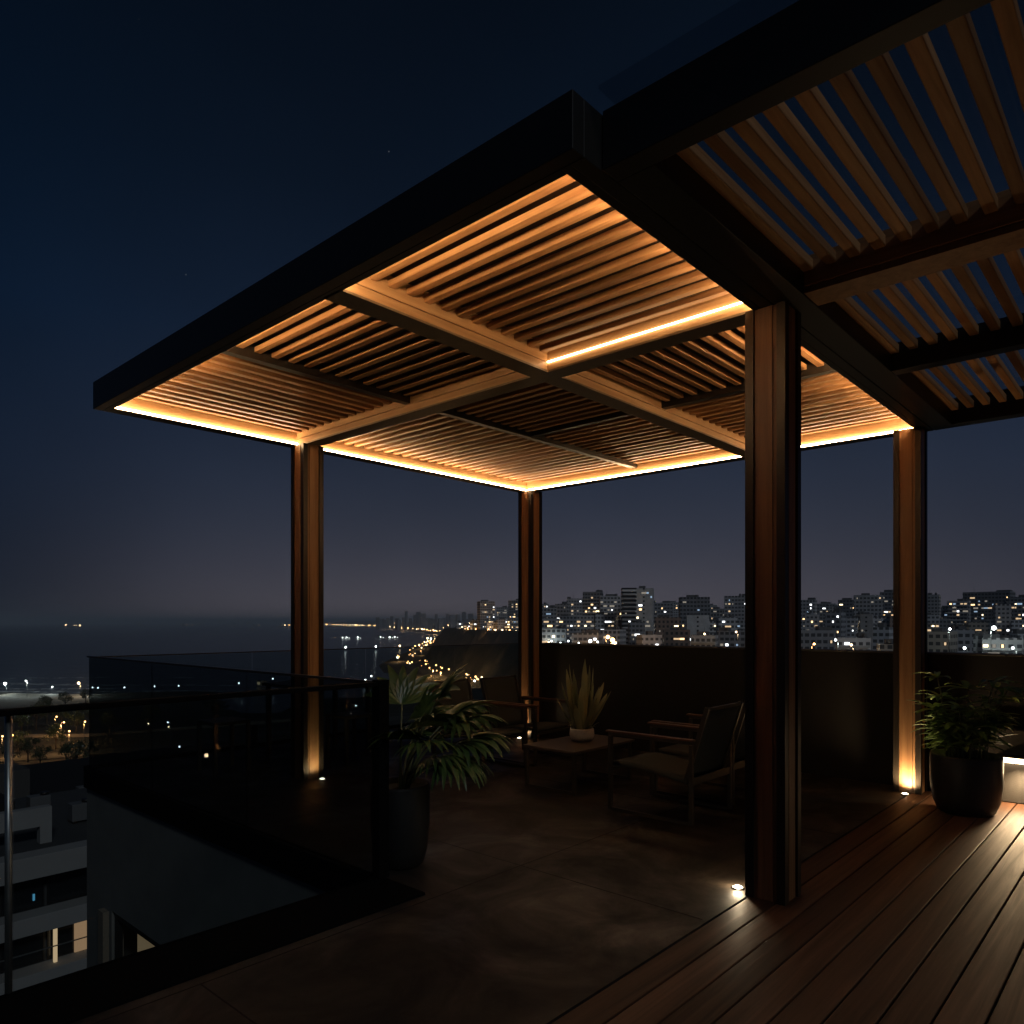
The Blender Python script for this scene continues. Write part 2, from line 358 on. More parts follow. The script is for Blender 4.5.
# the two crossing timber beams: paired boards with a shadow groove, dark flange below
FLNG = plain('bronze_flange', (.15, .11, .07), .45, .2)
CX0, CX1, CY0, CY1 = 3.49, 3.61, 2.87, 2.99
def cross(axis, lo, hi, c0, c1, led_side=None):
    zm = 2.945
    lst = []
    for z0, z1 in ((Z0+.0125, zm-.003), (zm+.003, 3.052)):
        lst.append((lo, hi, c0, c1, z0, z1) if axis == 0 else (c0, c1, lo, hi, z0, z1))
    lst.append((lo, hi, c0+.012, c1-.012, zm-.003, zm+.003) if axis == 0 else (c0+.012, c1-.012, lo, hi, zm-.003, zm+.003))
    o = boxes('cross_beam', lst, WOOD[axis], pg)
    f = (lo, hi, c0-.008, c1+.008, Z0, Z0+.012) if axis == 0 else (c0-.008, c1+.008, lo, hi, Z0, Z0+.012)
    boxes('flange', [f], FLNG, o)
    return o
cb2 = cross(1, Y0+.08, Y1-.08, CX0, CX1)
boxes('led_strip', [(CX0-.009, CX0-.001, 1.60, CY0-.004, 2.940, 2.947)], LEDF, cb2)
cross(0, X0+.082, CX0-.001, CY0, CY1); cross(0, CX1+.001, X1-.082, CY0, CY1)
# darker dividing beams carrying the slats
YS, XS = 4.20, 4.86
def divider(lst): return boxes('divider_beam', lst, plain('divider_metal', (.035, .031, .027), .4, .3), pg, .002)
divider([(X0+.08, CX0-.001, YS-.03, YS+.03, 2.952, 3.052)]); divider([(CX1+.001, X1-.08, YS-.03, YS+.03, 2.952, 3.052)])
divider([(XS-.03, XS+.03, Y0+.08, CY0-.001, 2.952, 3.052)]); divider([(XS-.025, XS+.025, CY1+.001, YS-.031, 2.962, 3.052)])
SZ0, SZ1 = 2.992, 3.024
def slats(axis, x0, x1, y0, y1, n, w=.043):
    bm = B()
    for i in range(n):
        t = (i+.5)/n
        dz = random.uniform(-.002, .002); e = random.uniform(-.0015, .0015)
        if axis == 0:
            c = y0+(y1-y0)*t+e; box(bm, x0, x1, c-w/2, c+w/2, SZ0+dz, SZ1)
        else:
            c = x0+(x1-x0)*t+e; box(bm, c-w/2, c+w/2, y0, y1, SZ0+dz, SZ1)
    return mk('slat_panel', bm, SLATW[axis], pg, .003)
xi0, xi1, yi0, yi1 = X0+.084, X1-.084, Y0+.084, Y1-.084
slats(1, xi0+.02, CX0, yi0, CY0-.001, 13)                       # near bay
slats(1, xi0+.02, CX0, CY1+.001, YS-.031, 13)                   # left bay, front half
slats(0, xi0, CX0-.001, YS+.03, yi1, 13)                    # left bay, far half
slats(0, CX1+.001, XS-.031, yi0, CY0, 12)                       # right bay, near half
slats(1, XS+.03, xi1, yi0, CY0-.001, 15)                        # right bay, far half
slats(1, CX1, XS-.026, CY1+.001, YS-.031, 12)
slats(1, XS+.026, xi1, CY1+.001, YS-.031, 15)
slats(1, CX1, xi1, YS+.031, yi1, 26)
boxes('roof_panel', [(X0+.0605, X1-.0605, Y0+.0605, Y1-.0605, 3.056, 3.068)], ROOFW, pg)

# ------------------------------------------------------------------ unlit pergola with a glass roof beside it
pr = thing('pergola', 'unlit slatted pergola with glass roof over the deck, at upper right', 'pergola', (3.55, -2.9, 0))
ZR = 3.08; YR = -3.2
boxes('rim_beam', [(2.05, 2.14, YR, 1.445, Z0, ZR)], DARKM, pr, .003)
boxes('rim_beam', [(2.141, 6.62, 1.30, 1.445, Z0, ZR)], DARKM, pr, .003)
boxes('rim_beam', [(6.50, 6.62, YR, 1.299, Z0, ZR)], DARKM, pr, .003)
boxes('rim_beam', [(2.141, 6.499, YR, YR+.12, Z0, ZR)], DARKM, pr, .003)
cbm = boxes('cross_beam', [(3.465, 3.655, YR+.121, 1.299, Z0+.04, ZR-.02)], wood('beam_timber', (.30, .145, .062), (.5, .265, .125), 1), pr, .003)
boxes('flange', [(3.47, 3.65, YR+.121, 1.299, Z0+.008, Z0+.036)], PWOOD, cbm)
boxes('cross_beam', [(4.88, 4.98, YR+.121, 1.299, Z0, ZR-.03)], DARKM, pr, .003)
def rslats(x0, x1):
    bm = B(); y = 1.278
    while y > YR+.2:
        box(bm, x0, x1, y-.023, y+.023, 2.985+random.uniform(-.002, .002), ZR-.045); y -= .1035
    return mk('slat_panel', bm, SLATW[0], pr, .003)
rslats(2.141, 3.464); rslats(3.656, 4.879); rslats(4.981, 6.499)
ys = [1.41, -.15, -1.7, YR]
for a, b_ in zip(ys, ys[1:]): boxes('glass_roof', [(1.97, 6.66, b_+.006, a-.006, ZR+.012, ZR+.024)], GL_R, pr)
for (x, y) in ((3.56, -2.9), (6.50, -2.9), (3.56, -.95)): post(x, y, Z0 if x != 3.56 else Z0+.007, pr, top=DARKM)  # the post closest to the view is an unseen addition carrying a fill light

# ------------------------------------------------------------------ in-ground uplights
def uplight(x, y, e, label, tx=0, ty=0, col=(1, .68, .36), spread=160):
    t = thing('ground_uplight', label, 'ground light', (x, y, 0), 'ground uplights at the pergola posts')
    bm = B(); lathe(bm, [(.030, .0), (.030, .005), (.023, .006), (.023, .002)], 24, (x, y, .0015)); mk('ring', bm, STEEL, t)
    bm = B(); lathe(bm, [(.022, .0), (.022, .006), (.015, .0105), (.003, .012)], 24, (x, y, .0016)); mk('lens', bm, UPL, t)
    if e < 1: lamp('uplight_lamp', 'POINT', (x, y, .04), e*2.0, (1, .78, .5), t, shadow_soft_size=.012); return t
    o = lamp('uplight_lamp', 'SPOT', (x, y, .03), e, col, t, spot_size=R(spread), spot_blend=.9, shadow_soft_size=.02)
    d = Vector((tx, ty, 1)).normalized(); o.rotation_euler = d.to_track_quat('-Z', 'Y').to_euler()
    return t
uplight(3.53, 1.655, .99, 'small round ground light on the floor at the near pergola post', 0, -.25, spread=150)
uplight(3.57, 5.43, 8, 'small round ground light glowing at the foot of the left post, behind glass', 0, .10)
uplight(6.37, 5.66, 10.0, 'small ground light at the far post, behind the armchairs', .10, 0)
uplight(6.325, 1.585, 18.0, 'warm ground light washing up the right post beside the potted palm', .10, 0)
uplight(3.36, -.95, 8.0, 'added fill light at a pergola post right of the picture edge, over the deck', .05, .35, spread=150)  # added out of view to light the slat undersides of the glass-roofed pergola
uplight(6.37, -2.75, 12.0, 'added fill light at the last pergola post by the parapet, outside the picture', .05, .2, spread=150)  # another unseen addition, lights the far slats from below

# ------------------------------------------------------------------ furniture
GCH = 'low armchairs around the coffee table'
def make_chair():
    """faces +Y, footprint 0.58 x 0.64, centred on the origin"""
    t = thing('armchair', '', 'armchair', (0,0,0), GCH)
    hw, f, r = .28, .32, -.32
    for s in (-1, 1):
        bm = B(); x = s*hw
        bar(bm, (x, f, .012), (x, f, .535), .026); bar(bm, (x, r, .012), (x, r, .535), .026)
        bar(bm, (x, r+.0131, .0131), (x, f-.0131, .0131), .025, .022); bar(bm, (x, r-.013, .548), (x, f+.013, .548), .026, .022)
        mk('side_frame', bm, FRAME, t)
        bm = B(); bar(bm, (x, r-.02, .566), (x, f+.03, .566), .046, .013); mk('armrest', bm, ARMW, t, .003)
    bm = B(); bar(bm, (-hw+.0135, f-.02, .30), (hw-.0135, f-.02, .30), .03, .02); mk('front_rail', bm, FRAME, t)
    bm = B(); bar(bm, (-hw+.0135, r, .29), (hw-.0135, r, .29), .012, .05); mk('rear_rail', bm, FRAME, t)
    bm = B()
    for s in (-1, 1): bar(bm, (s*(hw-.03), r+.06, .27), (s*(hw-.03), r-.10, .785), .02, .03, (0, 1, 0))
    bar(bm, (-(hw-.04), r-.10, .775), (hw-.04, r-.10, .775), .02, .02)
    mk('back_frame', bm, FRAME, t)
    def sheet(name, pts, w, th=.008):
        bm = B(); n = 8; rows = []
        for (y, z, sag) in pts:
            rows.append([bm.verts.new((-w/2+w*k/n, y, z - sag*math.sin(math.pi*k/n))) for k in range(n+1)])
        for a, b_ in zip(rows, rows[1:]):
            for k in range(n): bm.faces.new((a[k], a[k+1], b_[k+1], b_[k])).smooth = True
        o = mk(name, bm, SLING, t); md = o.modifiers.new('thick', 'SOLIDIFY'); md.thickness = th
        return o
    sheet('seat', [(f-.005, .318, .0), (f-.10, .322, .004), (0, .308, .008), (r+.16, .285, .008), (r+.07, .27, .0)], 2*hw-.05, .03)
    bm = B(); n = 8; rows = []
    for q in range(7):
        u = q/6; y = r+.055-.155*u; z = .29+.50*u
        rows.append([bm.verts.new((-(hw-.022)+2*(hw-.022)*k/n, y-.014*math.sin(math.pi*k/n)*math.sin(math.pi*(.15+.85*u)), z-.012*u*math.sin(math.pi*k/n))) for k in range(n+1)])
    for a, b_ in zip(rows, rows[1:]):
        for k in range(n): bm.faces.new((a[k], a[k+1], b_[k+1], b_[k])).smooth = True
    o = mk('backrest', bm, SLING, t); md = o.modifiers.new('thick', 'SOLIDIFY'); md.thickness = .012; md.offset = 0
    return t
ch = make_chair()
spots = [((4.665, 2.70), 0, 'black sling armchair nearest the camera, seen from behind right of the coffee table'),
         ((5.33, 2.73), 0, 'armchair mostly hidden behind the nearest armchair, beside the near post'),
         ((5.50, 4.76), 180, 'armchair beyond the coffee table, its back against the far post'),
         ((4.85, 4.80), 180, 'armchair left of the coffee table, partly behind the drooping palm leaves')]
for i, ((x, y), a, lab) in enumerate(spots):
    o = ch if i == 0 else dup(ch)
    o.location = (x, y, 0.002); o.rotation_euler = (0, 0, R(a)); o['label'] = lab
tb = thing('coffee_table', 'low square dark coffee table on sled legs between the armchairs', 'coffee table', (4.95, 3.73, 0))
boxes('tabletop', [(4.53, 5.38, 3.45, 3.99, .325, .345)], TABT, tb, .004)
for x in (4.55, 5.33):
    bm = B(); 
    for y in (3.47, 3.955): box(bm, x, x+.025, y, y+.025, .001, .3245)
    box(bm, x, x+.025, 3.4955, 3.9545, .001, .024); mk('leg', bm, FRAME, tb)
# dining set seen through the glass at left
dt = thing('dining_table', 'dark dining table standing behind the glass left of the post', 'table', (3.35, 6.5, 0))
boxes('tabletop', [(3.85, 4.75, 6.25, 6.95, .70, .73)], FRAME, dt, .003)
for x in (3.88, 4.68):
    for y in (6.28, 6.88): boxes('leg', [(x, x+.04, y, y+.04, .001, .6995)], FRAME, dt)
def stool(x, y, label):
    t = thing('stool', label, 'stool', (x, y, 0), 'stools behind the glass')
    boxes('seat', [(x-.17, x+.17, y-.17, y+.17, .43, .46)], FRAME, t, .004)
    for sx in (-1, 1):
        for sy in (-1, 1): boxes('leg', [(x+sx*.155-.015, x+sx*.155+.015, y+sy*.155-.015, y+sy*.155+.015, .001, .4295)], FRAME, t)
stool(3.2, 6.45, 'dark square stool behind the glass, left of the left post')
stool(4.25, 5.98, 'dark square stool pushed up to the dining table behind the glass')

# ------------------------------------------------------------------ potted plants
def pot(name, label, cx, cy, rad, h, mat, z=0.0):
    t = thing(name, label, 'potted plant', (cx, cy, z))
    bm = B(); lathe(bm, [(rad*.70, 0), (rad*.80, .015), (rad*.92, h*.2), (rad, h*.5), (rad, h*.97), (rad*.985, h), (rad*.9, h), (rad*.885, h*.93)], 48, (cx, cy, z+.001)); mk('pot', bm, mat, t)
    bm = B(); lathe(bm, [(rad*.88, 0), (rad*.88, .004), (rad*.5, .012), (rad*.1, .016)], 32, (cx, cy, z+h*.9)); mk('soil', bm, SOIL, t)
    return t
# fan palm by the glass corner
px_, py_ = 2.62, 3.22
t = pot('potted_plant', 'drooping fan palm in a tall dark pot beside the glass corner post', px_, py_, .165, .45, KERBP)
bs, bl = B(), B()
right = Vector((SN, -CS, 0)); fwd = Vector((CS, SN, 0))
rnd = random.Random(3)
def fan(az, lean, plen, size, nl, drp, span=150, broad=.135):
    """az: degrees to the right of straight ahead; lean 0 = upright"""
    d0 = (right*math.sin(R(az)) + fwd*math.cos(R(az)))
    base = Vector((px_, py_, .40)) + d0*.03; pts = []; p = base; d = (Vector((0,0,1)) + d0*lean*.5).normalized()
    for i in range(8):
        pts.append(p.copy()); p = p + d*plen/7; d = (d + d0*lean*.22 - Vector((0,0,1))*lean*.05).normalized()
    tube(bs, pts, [.009-.0006*i for i in range(8)], 6)
    tip = pts[-1]; side = d.cross(Vector((0,0,1))).normalized(); upv = side.cross(d).normalized()
    for k in range(nl):
        a = R(-span/2 + span*k/(nl-1)); dd = (d*math.cos(a) + side*math.sin(a) + upv*.12*math.cos(a)).normalized()
        leaf(bl, tip, dd, upv, size*(.72+.28*math.cos(a*.8))*rnd.uniform(.9, 1.08), size*broad, drp*rnd.uniform(.8, 1.25), 9, .35,
             prof=lambda t: min(1, .25+2.6*t)*(1-max(0, t-.45)/.58)**.8)
for a in ((95, .80, .42, .29, 17, 1.7, 170, .15), (118, 1.0, .36, .27, 17, 1.9, 165, .15), (60, .55, .50, .25, 11, 1.0, 150, .24), (-5, .25, .50, .26, 9, .7, 130, .28),
          (140, .45, .46, .24, 11, 1.3, 160, .2), (170, .5, .40, .22, 11, 1.3, 160, .18), (75, .30, .56, .24, 9, .8, 140, .28), (75, 1.1, .34, .26, 15, 1.7, 150, .12), (30, .5, .44, .26, 11, 1.2, 150, .2), (100, .5, .50, .27, 11, 1.2, 160, .2), (80, .9, .50, .28, 17, 1.6, 170, .15), (45, .7, .48, .27, 13, 1.3, 160, .19), (108, .65, .54, .27, 13, 1.4, 165, .18), (150, .7, .44, .25, 13, 1.5, 160, .17), (130, .8, .34, .25, 13, 1.7, 160, .14), (10, .6, .36, .23, 11, 1.3, 150, .2), (110, .2, .44, .22, 9, 1.0, 140, .26)):
    fan(*a)
mk('stem', bs, STEMM, t); mk('foliage', bl, LEAF_A, t)
# snake plant in a pale bowl on the coffee table
sx, sy = 5.0, 3.735
t = thing('potted_plant', 'sword leaved plant in a small pale bowl on the coffee table', 'potted plant', (sx, sy, .346))
bm = B(); lathe(bm, [(.06, 0), (.088, .01), (.106, .05), (.103, .095), (.098, .108), (.088, .108), (.086, .095)], 36, (sx, sy, .3465)); mk('pot', bm, POTL, t)
bm = B(); lathe(bm, [(.085, 0), (.085, .004), (.02, .02)], 24, (sx, sy, .432)); mk('soil', bm, SOIL, t)
bl = B()
for k in range(30):
    a = rnd.uniform(0, 6.28); rr = rnd.uniform(.01, .07); le = rnd.uniform(.15, .75) if k > 12 else rnd.uniform(.05, .2)
    dr = Vector((math.cos(a), math.sin(a), 0))
    leaf(bl, Vector((sx, sy, .44)) + dr*rr, Vector((0,0,1)) + dr*le, dr.cross(Vector((0,0,1))).cross(Vector((0,0,1)))*-1 + Vector((0,0,.01)), rnd.uniform(.34, .66)*(1-.35*le), rnd.uniform(.045, .07), .25*le, 8, .4,
         prof=lambda t: (.55+.9*t)*(1-t**3)**.9 if t < 1 else 0.02, twist=rnd.uniform(-.8, .8))
for k in range(46):   # low rosette around the base
    a = rnd.uniform(0, 6.28); dr = Vector((math.cos(a), math.sin(a), 0))
    leaf(bl, Vector((sx, sy, .45)) + dr*rnd.uniform(.02, .08), dr + Vector((0,0,rnd.uniform(.4, 1.4))), Vector((0,0,1)), rnd.uniform(.05, .09), .022, .8, 5, .3)
mk('foliage', bl, LEAF_C, t)
# lady palm in the round black pot
qx, qy = 6.04, 1.12
t = pot('potted_plant', 'leafy lady palm in a round black pot on the deck by the right post', qx, qy, .225, .41, POTD)
bs, bl = B(), B()
for k in range(30):
    a = k*2.4 + rnd.uniform(-.3, .3); hgt = rnd.uniform(.14, .60); dr = Vector((math.cos(a), math.sin(a), 0))
    lean = rnd.uniform(.1, .42)
    b0 = Vector((qx, qy, .36)) + dr*rnd.uniform(.02, .13); pts = []; p = b0; d = (Vector((0,0,1)) + dr*lean*.5).normalized()
    for i in range(6): pts.append(p.copy()); p = p + d*hgt/5; d = (d + dr*lean*.2).normalized()
    tube(bs, pts, [.007, .0065, .006, .0055, .005, .004], 6)
    for whorl in range(2):
        tip = pts[-1] if whorl == 0 else pts[3]
        nl = rnd.randint(5, 8)
        for q in range(nl):
            aa = a + (q-(nl-1)/2)*R(rnd.uniform(30, 44)); dd = Vector((math.cos(aa), math.sin(aa), rnd.uniform(.0, .55)))
            leaf(bl, tip, dd, Vector((0,0,1)), rnd.uniform(.13, .22), rnd.uniform(.036, .054), rnd.uniform(.5, 1.3), 7, .3)
mk('stem', bs, STEMM, t); mk('foliage', bl, LEAF_B, t)

#@@BACKGROUND@@
# ================================================================== BACKGROUND: sea, coast, city
def ipl(v, tab):
    if v <= tab[0][0]: return tab[0][1]
    for (a, x), (b_, y) in zip(tab, tab[1:]):
        if v <= b_: return x + (y-x)*(v-a)/(b_-a)
    return tab[-1][1]
def sm(t): t = max(0., min(1., t)); return t*t*(3-2*t)
SEA = -60.0
FOOT = [(430, -150), (520, -40), (600, -18), (680, -28), (780, -56), (900, -100), (1040, -130), (1250, -146), (2300, -190), (2900, -250)]
def land(X, Y):
    """height of the ground at X metres right, Y metres ahead of the terrace"""
    dl = 420 + 18*math.sin(X*.021) - Y; dr = X - ipl(Y, FOOT)
    d = max(dl, dr if Y > 400 else -999)
    ph = -30 - 14*sm((Y-90)/90) + 36*sm((Y-560)/160)*sm((X+190)/90)
    wob = 5*math.sin(X*.05+Y*.031) + 3*math.sin(X*.13-Y*.09)
    cliff = SEA + 2.2 + (ph-SEA-2.2)*sm((d+wob-2)/36)
    sh = 40 + 165*sm((-X-170)/110)*(1 if Y < 760 else 0)
    if d < -sh: cliff = SEA + 2.2 - min(7, (-d-sh)*.12)
    elif d < 0: cliff = SEA + 2.2*(1 - (-d/sh)**3)
    return cliff
bm = B(); rows = []
gx = [-1500, -1200, -1000, -850] + list(range(-740, 400, 14)) + [450, 520, 640, 800, 1000, 1300, 1700]
gy = [14, 40, 80, 130, 190, 250, 300] + list(range(330, 760, 12)) + list(range(760, 1400, 28)) + list(range(1400, 3100, 100))
for Y in gy: rows.append([bm.verts.new((*cam2w(X, Y), land(X, Y))) for X in gx])
for a, b_ in zip(rows, rows[1:]):
    for k in range(len(gx)-1): bm.faces.new((a[k], a[k+1], b_[k+1], b_[k])).smooth = True
bx, by_ = cam2w(-1500, -300)
n0 = [bm.verts.new((*cam2w(X, -300), -30)) for X in gx]
for k in range(len(gx)-1): bm.faces.new((n0[k], n0[k+1], rows[0][k+1], rows[0][k]))
def ground_mat():
    m, nt, b = new_mat('dry_earth_and_scrub'); N = nt.nodes.new; L = nt.links.new
    tc = N('ShaderNodeTexCoord'); n = N('ShaderNodeTexNoise'); n.inputs['Scale'].default_value = .035; n.inputs['Detail'].default_value = 8; n.inputs['Roughness'].default_value = .7
    L(tc.outputs['Object'], n.inputs['Vector']); cr = N('ShaderNodeValToRGB'); e = cr.color_ramp.elements
    e[0].position = .38; e[0].color = (.010, .011, .008, 1); e[1].position = .62; e[1].color = (.05, .042, .032, 1)
    L(n.outputs['Fac'], cr.inputs[0]); L(cr.outputs[0], b.inputs['Base Color']); b.inputs['Roughness'].default_value = .95
    bp = N('ShaderNodeBump'); bp.inputs['Strength'].default_value = .8; bp.inputs['Distance'].default_value = 2; L(n.outputs['Fac'], bp.inputs['Height']); L(bp.outputs['Normal'], b.inputs['Normal'])
    return m
struct(mk('ground', bm, ground_mat()))
def sea_mat():
    m, nt, b = new_mat('night_sea'); N = nt.nodes.new; L = nt.links.new
    setc(b, (.004, .008, .014)); b.inputs['Roughness'].default_value = .22; b.inputs['Specular IOR Level'].default_value = .5
    tc = N('ShaderNodeTexCoord'); mp = N('ShaderNodeMapping'); mp.inputs['Scale'].default_value = (.05, .016, .05); mp.inputs['Rotation'].default_value = (0, 0, R(35)); L(tc.outputs['Object'], mp.inputs[0])
    n = N('ShaderNodeTexNoise'); n.inputs['Scale'].default_value = 1; n.inputs['Detail'].default_value = 6; n.inputs['Roughness'].default_value = .6; L(mp.outputs[0], n.inputs['Vector'])
    bp = N('ShaderNodeBump'); bp.inputs['Strength'].default_value = 1; bp.inputs['Distance'].default_value = 5; L(n.outputs['Fac'], bp.inputs['Height']); L(bp.outputs['Normal'], b.inputs['Normal'])
    return m
bm = B(); ring = [bm.verts.new((32000*math.cos(k*math.pi/32), 32000*math.sin(k*math.pi/32), SEA)) for k in range(64)]; bm.faces.new(ring)
struct(mk('sea', bm, sea_mat()))
# long breaker lines rolling in to the beach
def foam_mat():
    m, nt, b = new_mat('sea_foam'); N = nt.nodes.new; L = nt.links.new
    setc(b, (.75, .78, .8)); b.inputs['Roughness'].default_value = .9
    tc = N('ShaderNodeTexCoord'); n = N('ShaderNodeTexNoise'); n.inputs['Scale'].default_value = .06; n.inputs['Detail'].default_value = 7; n.inputs['Roughness'].default_value = .7; L(tc.outputs['Object'], n.inputs['Vector'])
    mr = N('ShaderNodeMapRange'); mr.inputs[1].default_value = .42; mr.inputs[2].default_value = .66; mr.inputs[4].default_value = .8; L(n.outputs['Fac'], mr.inputs[0]); L(mr.outputs[0], b.inputs['Alpha'])
    return m
FOAM = foam_mat(); bm = B()
for (x0, y0, x1, y1, wd_) in ((-760, 742, -250, 715, 11), (-640, 690, -330, 676, 9), (-560, 800, -330, 812, 7), (-700, 655, -180, 640, 10), (-300, 760, -160, 790, 6)):
    pr_ = None; n = 40
    for i in range(n+1):
        t = i/n; X = x0+(x1-x0)*t; Y = y0+(y1-y0)*t + 7*math.sin(t*5+x0) + 3*math.sin(t*17); w_ = wd_*math.sin(math.pi*min(.99, max(.01, t)))**.5
        cur = (bm.verts.new((*cam2w(X, Y-w_), SEA+.25)), bm.verts.new((*cam2w(X, Y), SEA+.5)), bm.verts.new((*cam2w(X, Y+w_*.5), SEA+.25)))
        if pr_:
            for k in (0, 1): bm.faces.new((pr_[k], pr_[k+1], cur[k+1], cur[k]))
        pr_ = cur
struct(mk('surf', bm, FOAM), 'stuff')
# roads
def strip(name, pts, width, mat, lift=.35, follow=True):
    bm = B(); prv = None; P = []
    for a, b_ in zip(pts, pts[1:]):
        L_ = math.dist(a, b_); n = max(1, int(L_/8))
        for i in range(n): P.append((a[0]+(b_[0]-a[0])*i/n, a[1]+(b_[1]-a[1])*i/n))
    P.append(pts[-1]); 
    for i, (X, Y) in enumerate(P):
        q0, q1 = P[max(0, i-1)], P[min(len(P)-1, i+1)]; dx, dy = q1[0]-q0[0], q1[1]-q0[1]; l = math.hypot(dx, dy); nx, ny = -dy/l, dx/l
        z = max(land(X+nx*s*width/2, Y+ny*s*width/2) for s in (-1, 0, 1)) + lift
        cur = (bm.verts.new((*cam2w(X+nx*width/2, Y+ny*width/2), z)), bm.verts.new((*cam2w(X-nx*width/2, Y-ny*width/2), z)))
        if prv: bm.faces.new((prv[0], prv[1], cur[1], cur[0]))
        prv = cur
    return struct(mk(name, bm, mat))
ASPH = plain('asphalt', (.055, .052, .05), .85, scale=.3)
coast = [(-30, 585), (-44, 660), (-62, 745), (-108, 880), (-148, 1020), (-166, 1120), (-172, 1250), (-190, 1500), (-208, 1800), (-226, 2200), (-245, 2800)]
strip('road', coast, 15, ASPH)
strip('road', [(-190, 232), (-158, 246), (-130, 262), (-100, 290), (-50, 350)], 11, ASPH, .3)
strip('path', [(-230, 290), (-170, 292), (-130, 318), (-70, 360)], 9, plain('sandy_path', (.3, .24, .16), .9, scale=.4), .25)
# lamps
ORG = emit('sodium_lamp', (1, .47, .15), 9, False); WHT = emit('white_lamp', (.90, 1, .97), 9, False); WRM = emit('warm_lamp', (1, .70, .38), 8, False)
SHO = emit('shore_lamp', (1, .52, .2), 30, False); SHW = emit('shore_lamp_pale', (1, .76, .45), 26, False)
POLE = plain('lamp_pole', (.12, .12, .12), .6)
def lampmesh(name, m, h, r):
    bm = B(); tube(bm, [(0,0,0), (0,0,h*.97)], [.09*h/9, .06*h/9], 5); nf = len(bm.faces)
    tube(bm, [(0,0,h*.97), (h*.1,0,h)], .05*h/9, 4); nf = len(bm.faces)
    bmesh.ops.create_uvsphere(bm, u_segments=8, v_segments=6, radius=r, matrix=Matrix.Translation((h*.1, 0, h)))
    bm.faces.ensure_lookup_table()
    for f in bm.faces[nf:]: f.material_index = 1
    me = bpy.data.meshes.new(name); bm.to_mesh(me); bm.free(); me.materials.append(POLE); me.materials.append(m); return me
LM = {}
def add_lamp(X, Y, z, kind, h, r, label, group, light=0, name='street_lamp'):
    k = (kind.name, h, r)
    if k not in LM: LM[k] = lampmesh(name, kind, h, r)
    o = bpy.data.objects.new(name, LM[k]); COL.objects.link(o); x, y = cam2w(X, Y); o.location = (x, y, z); o.rotation_euler = (0, 0, random.uniform(0, 6.28))
    tag(o, label, 'street lamp', group)
    if light:
        c = {'sodium_lamp': (1, .50, .17), 'white_lamp': (.85, 1, .95), 'warm_lamp': (1, .72, .4)}[kind.name]
        lamp('lamp_light', 'POINT', (x, y, z+h-r-.6), light, c, None, shadow_soft_size=.3)
    return o
rnd = random.Random(11)
tot_ = [0]
for a, b_ in zip(coast, coast[1:]): tot_.append(tot_[-1] + math.dist(a, b_))
for i in range(112):
    q = rnd.random()**1.5*tot_[-1] if i % 4 else rnd.gauss(.5, 1)*30 + rnd.choice((60, 330, 520, 1900))
    q = max(2, min(tot_[-1]-1, q)); k = max(n for n in range(len(coast)-1) if tot_[n] <= q); t = (q-tot_[k])/(tot_[k+1]-tot_[k])
    X = coast[k][0]+(coast[k+1][0]-coast[k][0])*t + rnd.choice((-1, -1, 1, 1, 1.6))*rnd.uniform(7, 10); Y = coast[k][1]+(coast[k+1][1]-coast[k][1])*t
    r = rnd.choice((.3, .4, .5, .65, .9)) if Y < 1300 else rnd.choice((.7, .9, 1.3))
    add_lamp(X, Y, max(land(X, Y), SEA+1.5), rnd.choices((ORG, WRM, WHT), (78, 18, 4))[0], rnd.choice((8, 9, 10)), r, 'one of the orange street lamps along the winding coast road below the cliff', 'street lamps along the coast road', 15000 if i % 8 == 1 and Y < 1700 else 0)
# far shore: low hills with a chain of lights
FAR = [(-4700, 15500, 90), (-3900, 13600, 80), (-3000, 12200, 60), (-2150, 10300, 55), (-1500, 8200, 60), (-950, 5900, 55), (-560, 4400, 48), (-330, 3400, 34), (-240, 2700, 10)]
bm = B(); prv = None
for X, Y, h in FAR:
    cur = [bm.verts.new((*cam2w(X+o_*.55, Y+o_), z)) for o_, z in ((0, SEA-1), (Y*.010, SEA+6), (Y*.05, SEA+12+h*.4), (Y*.13, SEA+h), (Y*.3, SEA+h*1.1), (Y*.4, SEA-2))]
    if prv:
        for k in range(5): bm.faces.new((prv[k], prv[k+1], cur[k+1], cur[k])).smooth = True
    prv = cur
struct(mk('hills', bm, plain('far_hill', (.05, .05, .045), 1, scale=.002)))
def farpt(s):
    s *= len(FAR)-1; i = min(int(s), len(FAR)-2); t = s-i; a, b_ = FAR[i], FAR[i+1]
    return [a[k]+(b_[k]-a[k])*t for k in range(3)]
for i in range(92):
    s = (i+rnd.random())/92; s = s**.85
    X, Y, h = farpt(s); o_ = Y*rnd.uniform(.004, .011); r = Y*.00037*rnd.uniform(.7, 1.5)
    add_lamp(X+o_*.55, Y+o_, SEA+3+rnd.uniform(0, 5), SHO if rnd.random() < .6 else SHW, 12, round(r*2)/2 or .5, 'one of the tiny warm shore lights strung along the far side of the bay', 'lights along the far shore')
for i in range(60):
    X, Y, h = farpt(.35+.63*rnd.random()); o_ = Y*rnd.uniform(.03, .13); r = Y*.00022*rnd.uniform(.6, 1.4)
    add_lamp(X+o_*.55, Y+o_, SEA+8+h*o_/(Y*.13), rnd.choice((SHO, SHW, WHT)), 12, round(r*2)/2 or .5, 'one of the faint scattered lights on the hillside across the bay', 'lights on the far hillside')

